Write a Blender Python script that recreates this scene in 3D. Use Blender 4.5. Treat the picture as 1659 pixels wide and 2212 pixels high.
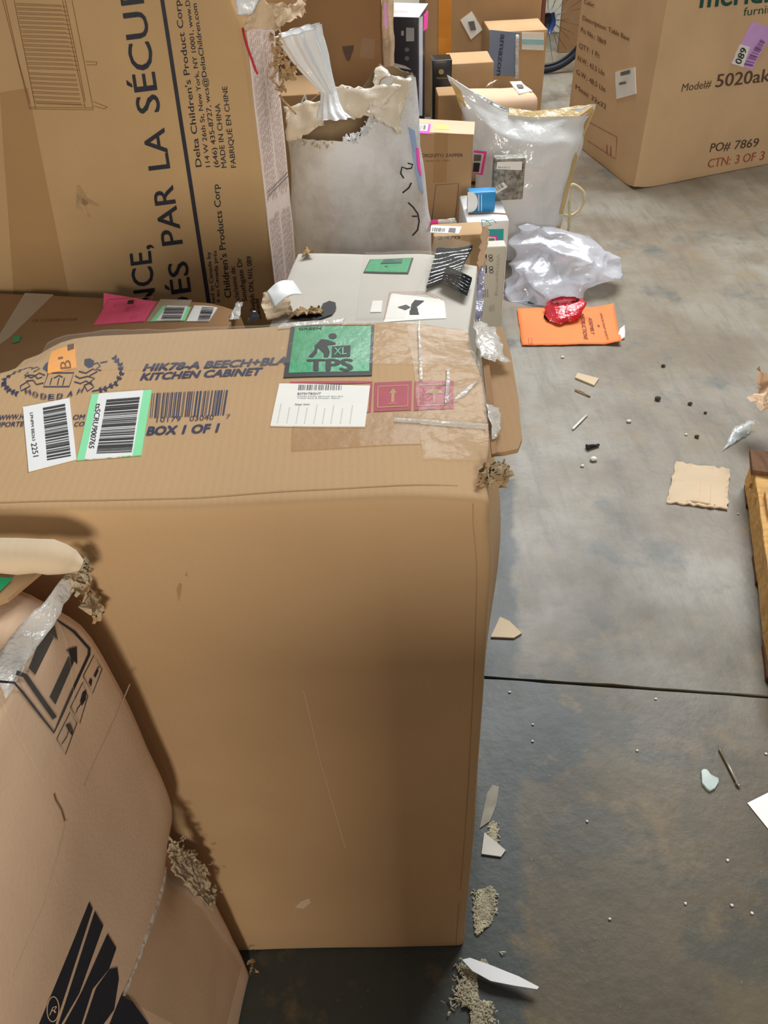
import bpy, bmesh, math, random
from mathutils import Vector, Matrix, noise
V = Vector
for o in list(bpy.data.objects): bpy.data.objects.remove(o)
scn = bpy.context.scene
COL = scn.collection

# ------------------------------------------------------------------ camera
W, H, F = 1659.0, 2212.0, 1662.0
CX, CY = W / 2, H / 2
EYE = V((0, 0, 1.5))
_nx, _ny = 925 - CX, 2915 - CY
ROLL = math.atan2(_nx, _ny); PITCH = math.atan2(F, math.hypot(_nx, _ny))
FWD = V((0, math.cos(PITCH), -math.sin(PITCH)))
_u0 = V((0, math.sin(PITCH), math.cos(PITCH))); _r0 = V((1, 0, 0))
RGT = _r0 * math.cos(ROLL) - _u0 * math.sin(ROLL)
UPV = _r0 * math.sin(ROLL) + _u0 * math.cos(ROLL)
cd = bpy.data.cameras.new('camera'); cam = bpy.data.objects.new('camera', cd); COL.objects.link(cam)
cd.sensor_fit = 'VERTICAL'; cd.sensor_height = 36.0; cd.lens = F / H * 36.0
cd.clip_start = .02; cd.clip_end = 100
cam.matrix_world = Matrix(((RGT.x, UPV.x, -FWD.x, EYE.x), (RGT.y, UPV.y, -FWD.y, EYE.y), (RGT.z, UPV.z, -FWD.z, EYE.z), (0, 0, 0, 1)))
scn.camera = cam

# ------------------------------------------------------------------ light
scn.view_settings.view_transform = 'Standard'; scn.view_settings.look = 'None'
scn.view_settings.exposure = 0.12; scn.view_settings.gamma = 1.0; scn.view_settings.use_curve_mapping = False
wd = bpy.data.worlds.new('world'); scn.world = wd; wd.use_nodes = True
wd.node_tree.nodes['Background'].inputs[0].default_value = (.93, .97, 1, 1)
wd.node_tree.nodes['Background'].inputs[1].default_value = .2
def area(name, loc, target, size, power, col, sy=None):
    l = bpy.data.lights.new(name, 'AREA'); l.shape = 'RECTANGLE'; l.size = size; l.size_y = sy or size; l.energy = power; l.color = col
    o = bpy.data.objects.new(name, l); COL.objects.link(o); o.location = loc
    o.rotation_euler = (V(target) - V(loc)).to_track_quat('-Z', 'Y').to_euler()
    return o
area('roof_skylight', (1.7, 5.0, 4.6), (.6, 2.8, 0), 3.6, 390, (.95, .98, 1.0), 2.2)
area('dock_door_daylight', (.45, -4.4, 2.6), (-.1, .6, .8), 1.1, 190, (1.0, .93, .82), 1.0)

# ------------------------------------------------------------------ helpers
def ray(x, y): return FWD + RGT * ((x - CX) / F) - UPV * ((y - CY) / F)
def oz(x, y, z=0.0): d = ray(x, y); return EYE + d * ((z - EYE.z) / d.z)
def oy(x, y, Y): d = ray(x, y); return EYE + d * (Y / d.y)
def opl(x, y, p0, n): d = ray(x, y); return EYE + d * ((p0 - EYE).dot(n) / d.dot(n))
def zm(x0, y0, w, out=1659.0):
    k = w / out
    return lambda *p: [(x0 + a * k, y0 + b * k) for a, b in p]
def rnd(a, b): return random.uniform(a, b)
def lin(c): return tuple(((v / 255) / 12.92 if v / 255 < .04045 else ((v / 255 + .055) / 1.055) ** 2.4) for v in c)

MATS = {}
def M(key, col, rough=.7, var=.10, scale=7.0, bump=0.0, bscale=60.0, flute=0.0, metal=0.0, spec=.5, stretch=None, dirt=None, alpha=1.0, trans=0.0, wrinkle=0.0):
    if key in MATS: return MATS[key]
    m = bpy.data.materials.new(key); MATS[key] = m; m.use_nodes = True
    nt = m.node_tree; N = nt.nodes; L = nt.links; b = N['Principled BSDF']; out = N['Material Output']
    c = lin(col)
    b.inputs['Roughness'].default_value = rough; b.inputs['Metallic'].default_value = metal
    b.inputs['Specular IOR Level'].default_value = spec
    tc = N.new('ShaderNodeTexCoord')
    src = tc.outputs['Object']
    if stretch:
        mp = N.new('ShaderNodeMapping'); mp.inputs['Scale'].default_value = stretch; L.new(src, mp.inputs[0]); src2 = mp.outputs[0]
    else: src2 = src
    nz = N.new('ShaderNodeTexNoise'); nz.inputs['Scale'].default_value = scale; nz.inputs['Detail'].default_value = 5; L.new(src2, nz.inputs['Vector'])
    rp = N.new('ShaderNodeValToRGB'); rp.color_ramp.elements[0].position = .3; rp.color_ramp.elements[1].position = .7
    rp.color_ramp.elements[0].color = tuple(v * (1 - var) for v in c) + (1,); rp.color_ramp.elements[1].color = tuple(min(1, v * (1 + var)) for v in c) + (1,)
    L.new(nz.outputs['Fac'], rp.inputs[0]); last = rp.outputs[0]
    if dirt:
        n2 = N.new('ShaderNodeTexNoise'); n2.inputs['Scale'].default_value = dirt[1]; n2.inputs['Detail'].default_value = 8; n2.inputs['Roughness'].default_value = .65; L.new(src, n2.inputs['Vector'])
        r2 = N.new('ShaderNodeValToRGB'); r2.color_ramp.elements[0].position = dirt[2]; r2.color_ramp.elements[1].position = dirt[3]; L.new(n2.outputs['Fac'], r2.inputs[0])
        mx = N.new('ShaderNodeMix'); mx.data_type = 'RGBA'; L.new(r2.outputs[0], mx.inputs['Factor']); L.new(last, mx.inputs[6]); mx.inputs[7].default_value = lin(dirt[0]) + (1,); last = mx.outputs[2]
    L.new(last, b.inputs['Base Color'])
    hgt = None
    if flute:
        wv = N.new('ShaderNodeTexWave'); wv.inputs['Scale'].default_value = 42; wv.inputs['Distortion'].default_value = .3; L.new(src, wv.inputs[0]); hgt = (wv.outputs['Fac'], flute, .002)
    if bump:
        n3 = N.new('ShaderNodeTexNoise'); n3.inputs['Scale'].default_value = bscale; n3.inputs['Detail'].default_value = 4; L.new(src, n3.inputs['Vector']); hgt2 = (n3.outputs['Fac'], bump, .01)
    else: hgt2 = None
    prev = None
    for h in (hgt, hgt2):
        if h:
            bp = N.new('ShaderNodeBump'); bp.inputs['Strength'].default_value = h[1]; bp.inputs['Distance'].default_value = h[2]; L.new(h[0], bp.inputs['Height'])
            if prev: L.new(prev, bp.inputs['Normal'])
            prev = bp.outputs[0]
    if prev: L.new(prev, b.inputs['Normal'])
    sh = b.outputs[0]
    if trans:
        tr = N.new('ShaderNodeBsdfTranslucent'); L.new(last, tr.inputs[0])
        ms = N.new('ShaderNodeMixShader'); ms.inputs[0].default_value = trans; L.new(sh, ms.inputs[1]); L.new(tr.outputs[0], ms.inputs[2]); sh = ms.outputs[0]
    if alpha < 1:
        tp = N.new('ShaderNodeBsdfTransparent'); ms = N.new('ShaderNodeMixShader'); ms.inputs[0].default_value = alpha
        L.new(tp.outputs[0], ms.inputs[1]); L.new(sh, ms.inputs[2]); sh = ms.outputs[0]
    L.new(sh, out.inputs['Surface'])
    return m

def kraft(key, col, var=.07, flute=.06, **k): return M(key, col, .82, var, 4.0, bump=.05, bscale=240, flute=flute, spec=.25, **k)
KR = kraft('kraft', (188, 154, 114)); KR2 = kraft('kraft_dark', (166, 132, 94)); KRL = kraft('kraft_light', (206, 184, 154))
KRD = kraft('kraft_brown', (150, 114, 78)); KRP = kraft('kraft_pinkish', (216, 184, 154))
TORN = M('torn_board', (176, 146, 108), .95, .25, 30, bump=.5, bscale=120, spec=.1)
TORNG = M('torn_grey_board', (178, 160, 132), .95, .25, 30, bump=.6, bscale=120, spec=.1)
TAPE = M('clear_tape', (225, 220, 205), .12, .05, 30, bump=.35, bscale=45, alpha=.08, spec=.9)
TAPEW = M('cloudy_tape', (228, 224, 216), .16, .06, 30, bump=.7, bscale=60, alpha=.62, spec=.9)
BTAPE = M('brown_tape', (176, 128, 68), .3, .05, 20, bump=.15, bscale=40, alpha=.24, spec=.6)
WHITE = M('white_paper', (232, 229, 220), .6, .03, 20); WHITEG = M('white_glossy', (238, 238, 236), .35, .03, 20)
BLACK = M('black_ink', (26, 24, 24), .6, .1, 30); NAVY = M('navy_ink', (44, 46, 78), .65, .12, 60); NAVY2 = M('blueblack_ink', (30, 32, 44), .6, .12, 60)
RED = M('crimson_ink', (165, 34, 58), .6, .1, 60); GREENL = M('green_label', (22, 150, 92), .4, .05, 30, bump=.1, bscale=60); MINT = M('mint_label', (140, 226, 168), .5, .04, 20)
BROWNI = M('brown_ink', (120, 82, 48), .8, .15, 60); REDI = M('red_brown_ink', (176, 88, 66), .8, .15, 60); GREENI = M('green_ink', (24, 74, 62), .7, .1, 60)
DARKI = M('dark_brown_ink', (92, 68, 56), .8, .15, 60); PINK = M('pink_label', (240, 92, 130), .6, .05, 20); HOT = M('hot_pink', (248, 70, 175), .6, .05, 20)
ORNG = M('orange_label', (246, 168, 78), .6, .05, 20); LILAC = M('lilac_label', (206, 160, 218), .55, .04, 20); GREYI = M('grey_ink', (105, 100, 98), .7, .1, 60)

WO = {}   # world origin of every object
def reg(o, parent, org):
    COL.objects.link(o); WO[o.name] = org
    if parent is not None: o.parent = parent; o.location = org - WO[parent.name]
    else: o.location = org
    return o
def tag(o, label, cat, group=None, kind=None):
    o['label'] = label
    if cat: o['category'] = cat
    if group: o['group'] = group
    if kind: o['kind'] = kind
    return o
def thing(name, label, cat, loc, group=None):
    o = bpy.data.objects.new(name, None); o.empty_display_size = .05
    return tag(reg(o, None, V(loc)), label, cat, group)
def mk(name, vs, fs, mat, parent=None, smooth=False, org=None, label=None):
    vs = [V(v) for v in vs]
    if org is None:
        lo = V([min(v[i] for v in vs) for i in range(3)]); hi = V([max(v[i] for v in vs) for i in range(3)]); org = (lo + hi) / 2
        if parent is None: org.z = lo.z
    me = bpy.data.meshes.new(name); me.from_pydata([v - org for v in vs], [], fs); me.materials.append(mat); me.validate()
    if smooth: me.polygons.foreach_set('use_smooth', [True] * len(me.polygons))
    o = bpy.data.objects.new(name, me)
    reg(o, parent, org)
    if label: o['label'] = label
    return o

class MB:
    def __init__(s): s.v = []; s.f = []
    def add(s, vs, fs):
        k = len(s.v); s.v += [V(v) for v in vs]; s.f += [[i + k for i in f] for f in fs]
    def build(s, name, mat, parent=None, smooth=False, label=None): return mk(name, s.v, s.f, mat, parent, smooth, label=label)

def hexa(c, r=.006, step=.03, df=None):
    """rounded box through 8 corners c (bottom 4 ccw, top 4), surface grid, deformed by df(p,n)"""
    c = [V(p) for p in c]
    L = [(c[1] - c[0]).length, (c[3] - c[0]).length, (c[4] - c[0]).length]
    ax = [((c[1] - c[0]) + (c[2] - c[3])).normalized(), ((c[3] - c[0]) + (c[2] - c[1])).normalized(), ((c[4] - c[0]) + (c[6] - c[2])).normalized()]
    def samp(l):
        n = max(1, int((l - 2 * r) / step)); n = min(n, 60)
        return [0, .45 * r] + [r + (l - 2 * r) * i / n for i in range(n + 1)] + [l - .45 * r, l]
    S = [samp(l) for l in L]
    idx = {}; vs = []; fs = []
    def vert(i, j, k):
        key = (i, j, k)
        if key in idx: return idx[key]
        p = [S[0][i], S[1][j], S[2][k]]
        q = [min(max(p[a], r), L[a] - r) for a in range(3)]
        d = V([p[a] - q[a] for a in range(3)]); d.normalize()
        w = [(q[a] + d[a] * r) / L[a] for a in range(3)]
        u, v, t = w
        pt = (((c[0] * (1 - u) + c[1] * u) * (1 - v) + (c[3] * (1 - u) + c[2] * u) * v) * (1 - t) + ((c[4] * (1 - u) + c[5] * u) * (1 - v) + (c[7] * (1 - u) + c[6] * u) * v) * t)
        n = (ax[0] * d[0] + ax[1] * d[1] + ax[2] * d[2]).normalized()
        if df: pt = df(pt, n)
        idx[key] = len(vs); vs.append(pt); return idx[key]
    nx, ny, nz = len(S[0]) - 1, len(S[1]) - 1, len(S[2]) - 1
    for i in range(nx):
        for j in range(ny):
            fs.append([vert(i, j, 0), vert(i, j + 1, 0), vert(i + 1, j + 1, 0), vert(i + 1, j, 0)])
            fs.append([vert(i, j, nz), vert(i + 1, j, nz), vert(i + 1, j + 1, nz), vert(i, j + 1, nz)])
    for i in range(nx):
        for k in range(nz):
            fs.append([vert(i, 0, k), vert(i + 1, 0, k), vert(i + 1, 0, k + 1), vert(i, 0, k + 1)])
            fs.append([vert(i, ny, k), vert(i, ny, k + 1), vert(i + 1, ny, k + 1), vert(i + 1, ny, k)])
    for j in range(ny):
        for k in range(nz):
            fs.append([vert(0, j, k), vert(0, j, k + 1), vert(0, j + 1, k + 1), vert(0, j + 1, k)])
            fs.append([vert(nx, j, k), vert(nx, j + 1, k), vert(nx, j + 1, k + 1), vert(nx, j, k + 1)])
    return vs, fs
def deformer(amp=.0025, freq=5.0, seed=0, dents=()):
    off = V((seed * 3.1, seed * 1.7, seed * 2.3))
    def df(p, n):
        q = p + n * (noise.noise(p * freq + off) * amp + noise.noise(p * freq * 3.1 + off) * amp * .3)
        for c, rr, vec in dents:
            q = q + V(vec) * math.exp(-(p - V(c)).length_squared / (rr * rr))
        q.z = max(q.z, 0.0005) if p.z < .02 else q.z
        return q
    return df
def prism(base, h, up=V((0, 0, 1))):
    """8 corners from 4 base corners"""
    b = [V(p) for p in base]; return b + [p + up * h for p in b]
def rect(p, yaw, w, d, z=0.0):
    """base rectangle: p = front-right corner, front edge runs to the left, depth away; yaw deg ccw"""
    a = math.radians(yaw); ux = V((math.cos(a), math.sin(a), 0)); uy = V((-math.sin(a), math.cos(a), 0)); p = V((p[0], p[1], z))
    return [p - ux * w, p, p + uy * d, p - ux * w + uy * d]

class Face:
    """plane of a carton side; pixels or metres are laid on it and follow its dents"""
    k = .5
    def __init__(s, p0, n, df=None):
        s.p0 = V(p0); s.n = V(n).normalized(); s.df = df
        if s.n.dot(EYE - s.p0) < 0: s.n = -s.n
    def at(s, q, eps):
        p = opl(q[0], q[1], s.p0, s.n)
        if s.df: p = s.df(p, s.n)
        return p + s.n * (eps * s.k)
def hom(q):
    """unit square -> quad (bl, br, tr, tl), projective"""
    (x0, y0), (x1, y1), (x2, y2), (x3, y3) = q
    dx1, dx2, sx = x1 - x2, x3 - x2, x0 - x1 + x2 - x3; dy1, dy2, sy = y1 - y2, y3 - y2, y0 - y1 + y2 - y3
    den = dx1 * dy2 - dx2 * dy1; g = (sx * dy2 - dx2 * sy) / den; h = (dx1 * sy - sx * dy1) / den
    a, b, c = x1 - x0 + g * x1, x3 - x0 + h * x3, x0; d, e, f = y1 - y0 + g * y1, y3 - y0 + h * y3, y0
    return lambda u, v: ((a * u + b * v + c) / (g * u + h * v + 1), (d * u + e * v + f) / (g * u + h * v + 1))
def sticker(name, face, quad, mat, parent, eps=.0008, nx=8, ny=8, jag=0.0, lift=None, label=None):
    """thin sheet with edges, corners quad = bl, br, tr, tl"""
    hm = hom(quad); top = []; bot = []
    for j in range(ny + 1):
        for i in range(nx + 1):
            u, v = i / nx, j / ny; q = hm(u, v)
            if jag and (i in (0, nx) or j in (0, ny)): q = (q[0] + rnd(-jag, jag), q[1] + rnd(-jag, jag))
            top.append(face.at(q, eps + (lift(u, v) if lift else 0))); bot.append(face.at(q, -.0004 + (lift(u, v) if lift else 0)))
    n = nx + 1; fs = [[j * n + i, j * n + i + 1, (j + 1) * n + i + 1, (j + 1) * n + i] for j in range(ny) for i in range(nx)]
    k = len(top); ring = [i for i in range(n)] + [j * n + nx for j in range(1, ny + 1)] + [ny * n + i for i in range(nx - 1, -1, -1)] + [j * n for j in range(ny - 1, 0, -1)]
    for a in range(len(ring)):
        b = (a + 1) % len(ring); fs.append([ring[b], ring[a], ring[a] + k, ring[b] + k])
    return mk(name, top + bot, fs, mat, parent, label=label)
def inset(q, du, dv, du2=None, dv2=None):
    hm = hom(q); du2 = du if du2 is None else du2; dv2 = dv if dv2 is None else dv2
    return [hm(du, dv), hm(1 - du2, dv), hm(1 - du2, 1 - dv2), hm(du, 1 - dv2)]
def polys(name, face, plist, mat, parent, eps=.0012):
    for pl in plist:
        mb = MB(); mb.add([face.at(q, eps) for q in pl], [list(range(len(pl)))]); o = mb.build(name, mat, parent)
    return o
def ribbons(name, face, lines, w, mat, parent, eps=.0012, closed=False):
    for ln in lines:
        mb = MB()
        pts = [V((a, b)) for a, b in ln]
        if closed: pts.append(pts[0].copy())
        res = [pts[0]]
        for a, b in zip(pts, pts[1:]):
            m = max(1, int((b - a).length / 40))
            res += [a.lerp(b, i / m) for i in range(1, m + 1)]
        L, R = [], []
        for i, p in enumerate(res):
            t = (res[min(i + 1, len(res) - 1)] - res[max(i - 1, 0)])
            if t.length < 1e-6: t = V((1, 0))
            t.normalize(); nn = V((-t.y, t.x)) * (w / 2)
            L.append(face.at(p + nn, eps)); R.append(face.at(p - nn, eps))
        k = len(res); mb.add(L + R, [[i, i + 1, k + i + 1, k + i] for i in range(k - 1)]); o = mb.build(name, mat, parent)
    return o
def barcode(name, face, quad, n, mat, parent, eps=.0014, seed=1):
    rs = random.Random(seed); hm = hom(quad); mb = MB(); ws = [rs.choice((1, 1, 2, 3)) for _ in range(2 * n)]; T = sum(ws); x = 0
    for i, w in enumerate(ws):
        if i % 2 == 0:
            a, b = x / T, (x + w) / T
            vs = []
            for j in range(4): vs += [face.at(hm(a, j / 3), eps), face.at(hm(b, j / 3), eps)]
            mb.add(vs, [[2 * j, 2 * j + 1, 2 * j + 3, 2 * j + 2] for j in range(3)])
        x += w
    return mb.build(name, mat, parent)
_tc = {}
def glyphs(s, bold=0.0, shear=0.0, track=1.0):
    key = (s, bold, shear, track)
    if key in _tc: return _tc[key]
    cu = bpy.data.curves.new('t', 'FONT'); cu.body = s; cu.offset = 0; cu.shear = shear; cu.resolution_u = 3; cu.fill_mode = 'FRONT' if hasattr(cu, 'fill_mode') else cu.fill_mode
    cu.space_character = track
    ob = bpy.data.objects.new('t', cu); COL.objects.link(ob)
    dg = bpy.context.evaluated_depsgraph_get(); me = bpy.data.meshes.new_from_object(ob.evaluated_get(dg))
    vs = [(v.co.x, v.co.y) for v in me.vertices]; fs = [list(p.vertices) for p in me.polygons]
    bpy.data.objects.remove(ob); bpy.data.curves.remove(cu); bpy.data.meshes.remove(me)
    _tc[key] = (vs, fs); return _tc[key]
CAP = .7
def text(face, lines, mat, parent, bold=.0, shear=0.0, eps=.0013, name='printed_text', track=1.0, bow=None):
    """lines: (string, baseline start px, baseline end px, cap-height vector px)"""
    for s, p0, p1, up in lines:
        mb = MB()
        vs, fs = glyphs(s, bold, shear, track)
        if not vs: continue
        x0 = min(v[0] for v in vs); x1 = max(v[0] for v in vs)
        P0, P1, U = V(p0), V(p1), V(up)
        for dx, dy in (((0, 0),) if bold == 0 else ((-bold, 0), (bold, 0), (0, bold * .5), (0, -bold * .5))):
            out = []
            for x, y in vs:
                u = (x + dx - x0) / (x1 - x0); q = P0 + (P1 - P0) * u + U * ((y + dy) / CAP)
                out.append(face.at(q, eps))
            mb.add(out, fs)
        o = mb.build(name, mat, parent)
    return o
def grid(rows, closed=False):
    n = len(rows[0]); vs = [p for r_ in rows for p in r_]; fs = []
    for j in range(len(rows) - 1):
        for i in range(n if closed else n - 1):
            fs.append([j * n + i, j * n + (i + 1) % n, (j + 1) * n + (i + 1) % n, (j + 1) * n + i])
    return vs, fs
def crumple(name, quad, mat, parent, nx=10, ny=10, amp=.01, freq=18, jag=.004, seed=1, thick=.0012, bend=None, smooth=False, label=None):
    """crumpled sheet between four 3D corners (a,b,c,d)"""
    rs = random.Random(seed); a, b, c, d = [V(p) for p in quad]; n = (b - a).cross(d - a).normalized(); off = V((seed, seed * 2.1, 0))
    rows = []
    for j in range(ny + 1):
        row = []
        for i in range(nx + 1):
            u, v = i / nx, j / ny; p = (a * (1 - u) + b * u) * (1 - v) + (d * (1 - u) + c * u) * v
            q = p + n * (noise.noise(p * freq + off) + .6 * noise.noise(p * freq * 2.3 + off)) * amp
            q += V((noise.noise(p * freq + off * 2), noise.noise(p * freq + off * 3), 0)) * amp * .4
            if bend: q += bend(u, v)
            if i in (0, nx) or j in (0, ny): q += V((rs.uniform(-jag, jag), rs.uniform(-jag, jag), rs.uniform(-jag, jag)))
            row.append(q)
        rows.append(row)
    vs, fs = grid(rows)
    k = len(vs); vs2 = vs + [v - n * thick for v in vs]; fs2 = fs + [[i + k for i in reversed(f)] for f in fs]
    m = nx + 1; ring = list(range(m)) + [j * m + nx for j in range(1, ny + 1)] + [ny * m + i for i in range(nx - 1, -1, -1)] + [j * m for j in range(ny - 1, 0, -1)]
    for i in range(len(ring)):
        e, g = ring[i], ring[(i + 1) % len(ring)]; fs2.append([g, e, e + k, g + k])
    return mk(name, vs2, fs2, mat, parent, smooth, label=label)
def shreds(name, pts, n, size, mat, parent, seed=1, spread=.02, out=V((0, 0, 0))):
    """torn board fibres scattered along a line of points"""
    rs = random.Random(seed); mb = MB(); pts = [V(p) for p in pts]
    for _ in range(n):
        t = rs.random() * (len(pts) - 1.001) if len(pts) > 1 else 0
        p = pts[int(t)].lerp(pts[min(int(t) + 1, len(pts) - 1)], t % 1) + V([rs.gauss(0, spread * .4) for _ in range(3)])
        d = (V([rs.uniform(-1, 1) for _ in range(3)]) + out).normalized(); w = d.cross(V([rs.uniform(-1, 1) for _ in range(3)])).normalized() * size * rs.uniform(.25, .6); l = size * rs.uniform(.6, 1.4)
        k = d.cross(w).normalized() * size * rs.uniform(-.4, .4); th = d.cross(w).normalized() * size * .08
        A = [p - w, p + w, p + d * l * .5 + w * rs.uniform(.6, 1.1) + k, p + d * l * .5 - w * rs.uniform(.6, 1.1) + k, p + d * l + w * rs.uniform(.1, .7), p + d * l - w * rs.uniform(.1, .7)]
        mb.add(A + [q + th for q in A], [[0, 1, 2, 3], [3, 2, 4, 5], [9, 8, 7, 6], [11, 10, 8, 9], [0, 6, 7, 1], [5, 4, 10, 11], [1, 7, 8, 2], [2, 8, 10, 4], [0, 3, 9, 6], [3, 5, 11, 9]])
    return mb.build(name, mat, parent)
def loft(name, rows, mat, parent=None, nseg=48, amp=.012, freq=9.0, seed=1, wr=0.0, cap=True, smooth=True, pleat=0, pamp=0.0, zmin=0.001, arc=None, label=None, sub=3, dip=0.0, ridge=0.0):
    """rows: (left px, right px, Y, half depth m); elliptical rings joined into one skin"""
    off = V((seed * 1.3, seed * .7, seed * 2.9)); R = []
    full = []
    for a, b in zip(rows, rows[1:]):
        for i in range(sub):
            t = i / sub
            full.append(tuple((a[k][0] * (1 - t) + b[k][0] * t, a[k][1] * (1 - t) + b[k][1] * t) if k < 2 else a[k] * (1 - t) + b[k] * t for k in range(4)))
    full.append(rows[-1])
    a0, a1 = arc if arc else (0, 2 * math.pi)
    for kk, (l, r_, Y, dep) in enumerate(full):
        A, B = oy(l[0], l[1], Y), oy(r_[0], r_[1], Y); c = (A + B) / 2; h = (B - A) / 2; row = []
        for i in range(nseg + (1 if arc else 0)):
            a = a0 + (a1 - a0) * i / nseg
            p = c + h * math.cos(a) + V((0, -dep, 0)) * math.sin(a)
            nn = (h.normalized() * math.cos(a) + V((0, -1, 0)) * math.sin(a)).normalized()
            dd = noise.noise(p * freq + off) * amp + abs(noise.noise(V((p.x * freq * 2.2, p.y * freq * 2.2, p.z * freq * .7)) + off)) * wr
            if pleat: dd += math.sin(a * pleat + 2 * noise.noise(p * 6)) * pamp * min(1.0, h.length / .08)
            if ridge: dd -= (abs(noise.noise(V((p.x * 5, p.y * 8, p.z * 11)) + off)) + .35 * abs(noise.noise(V((p.x * 16, p.y * 16, p.z * 9)) + off)) - .25) * ridge
            p = p + nn * dd
            if dip: p.z -= dip * math.sin(math.pi * (.5 + .5 * math.cos(a)) ** .9) ** 1.3 * max(0, 1 - kk / (len(full) * .7))
            p.z = max(p.z, zmin); row.append(p)
        R.append(row)
    vs, fs = grid(R, closed=not arc)
    if cap and not arc:
        n = len(R[0]); fs.append(list(range(n))); fs.append([len(vs) - 1 - i for i in range(n)])
    return mk(name, vs, fs, mat, parent, smooth, label=label)
def tube(name, pts, rad, mat, parent=None, ns=8, label=None, mb=None):
    pts = [V(p) for p in pts]; rows = []
    for i, p in enumerate(pts):
        t = (pts[min(i + 1, len(pts) - 1)] - pts[max(i - 1, 0)]).normalized(); a = t.cross(V((.3, .5, .81))).normalized(); b = t.cross(a)
        r_ = rad[i] if isinstance(rad, (list, tuple)) else rad
        rows.append([p + (a * math.cos(2 * math.pi * k / ns) + b * math.sin(2 * math.pi * k / ns)) * r_ for k in range(ns)])
    vs, fs = grid(rows, True); n = ns; fs.append(list(range(n))); fs.append([len(vs) - 1 - i for i in range(n)])
    if mb: mb.add(vs, fs); return
    return mk(name, vs, fs, mat, parent, True, label=label)
def plate(name, pts, th, mat, parent=None, jit=0.0, label=None):
    """flat slab from an outline of 3D points"""
    n = len(pts); up = V((0, 0, th)); vs = [V(p) for p in pts] + [V(p) + up for p in pts]
    fs = [list(reversed(range(n))), list(range(n, 2 * n))] + [[i, (i + 1) % n, n + (i + 1) % n, n + i] for i in range(n)]
    return mk(name, vs, fs, mat, parent, label=label)

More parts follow.
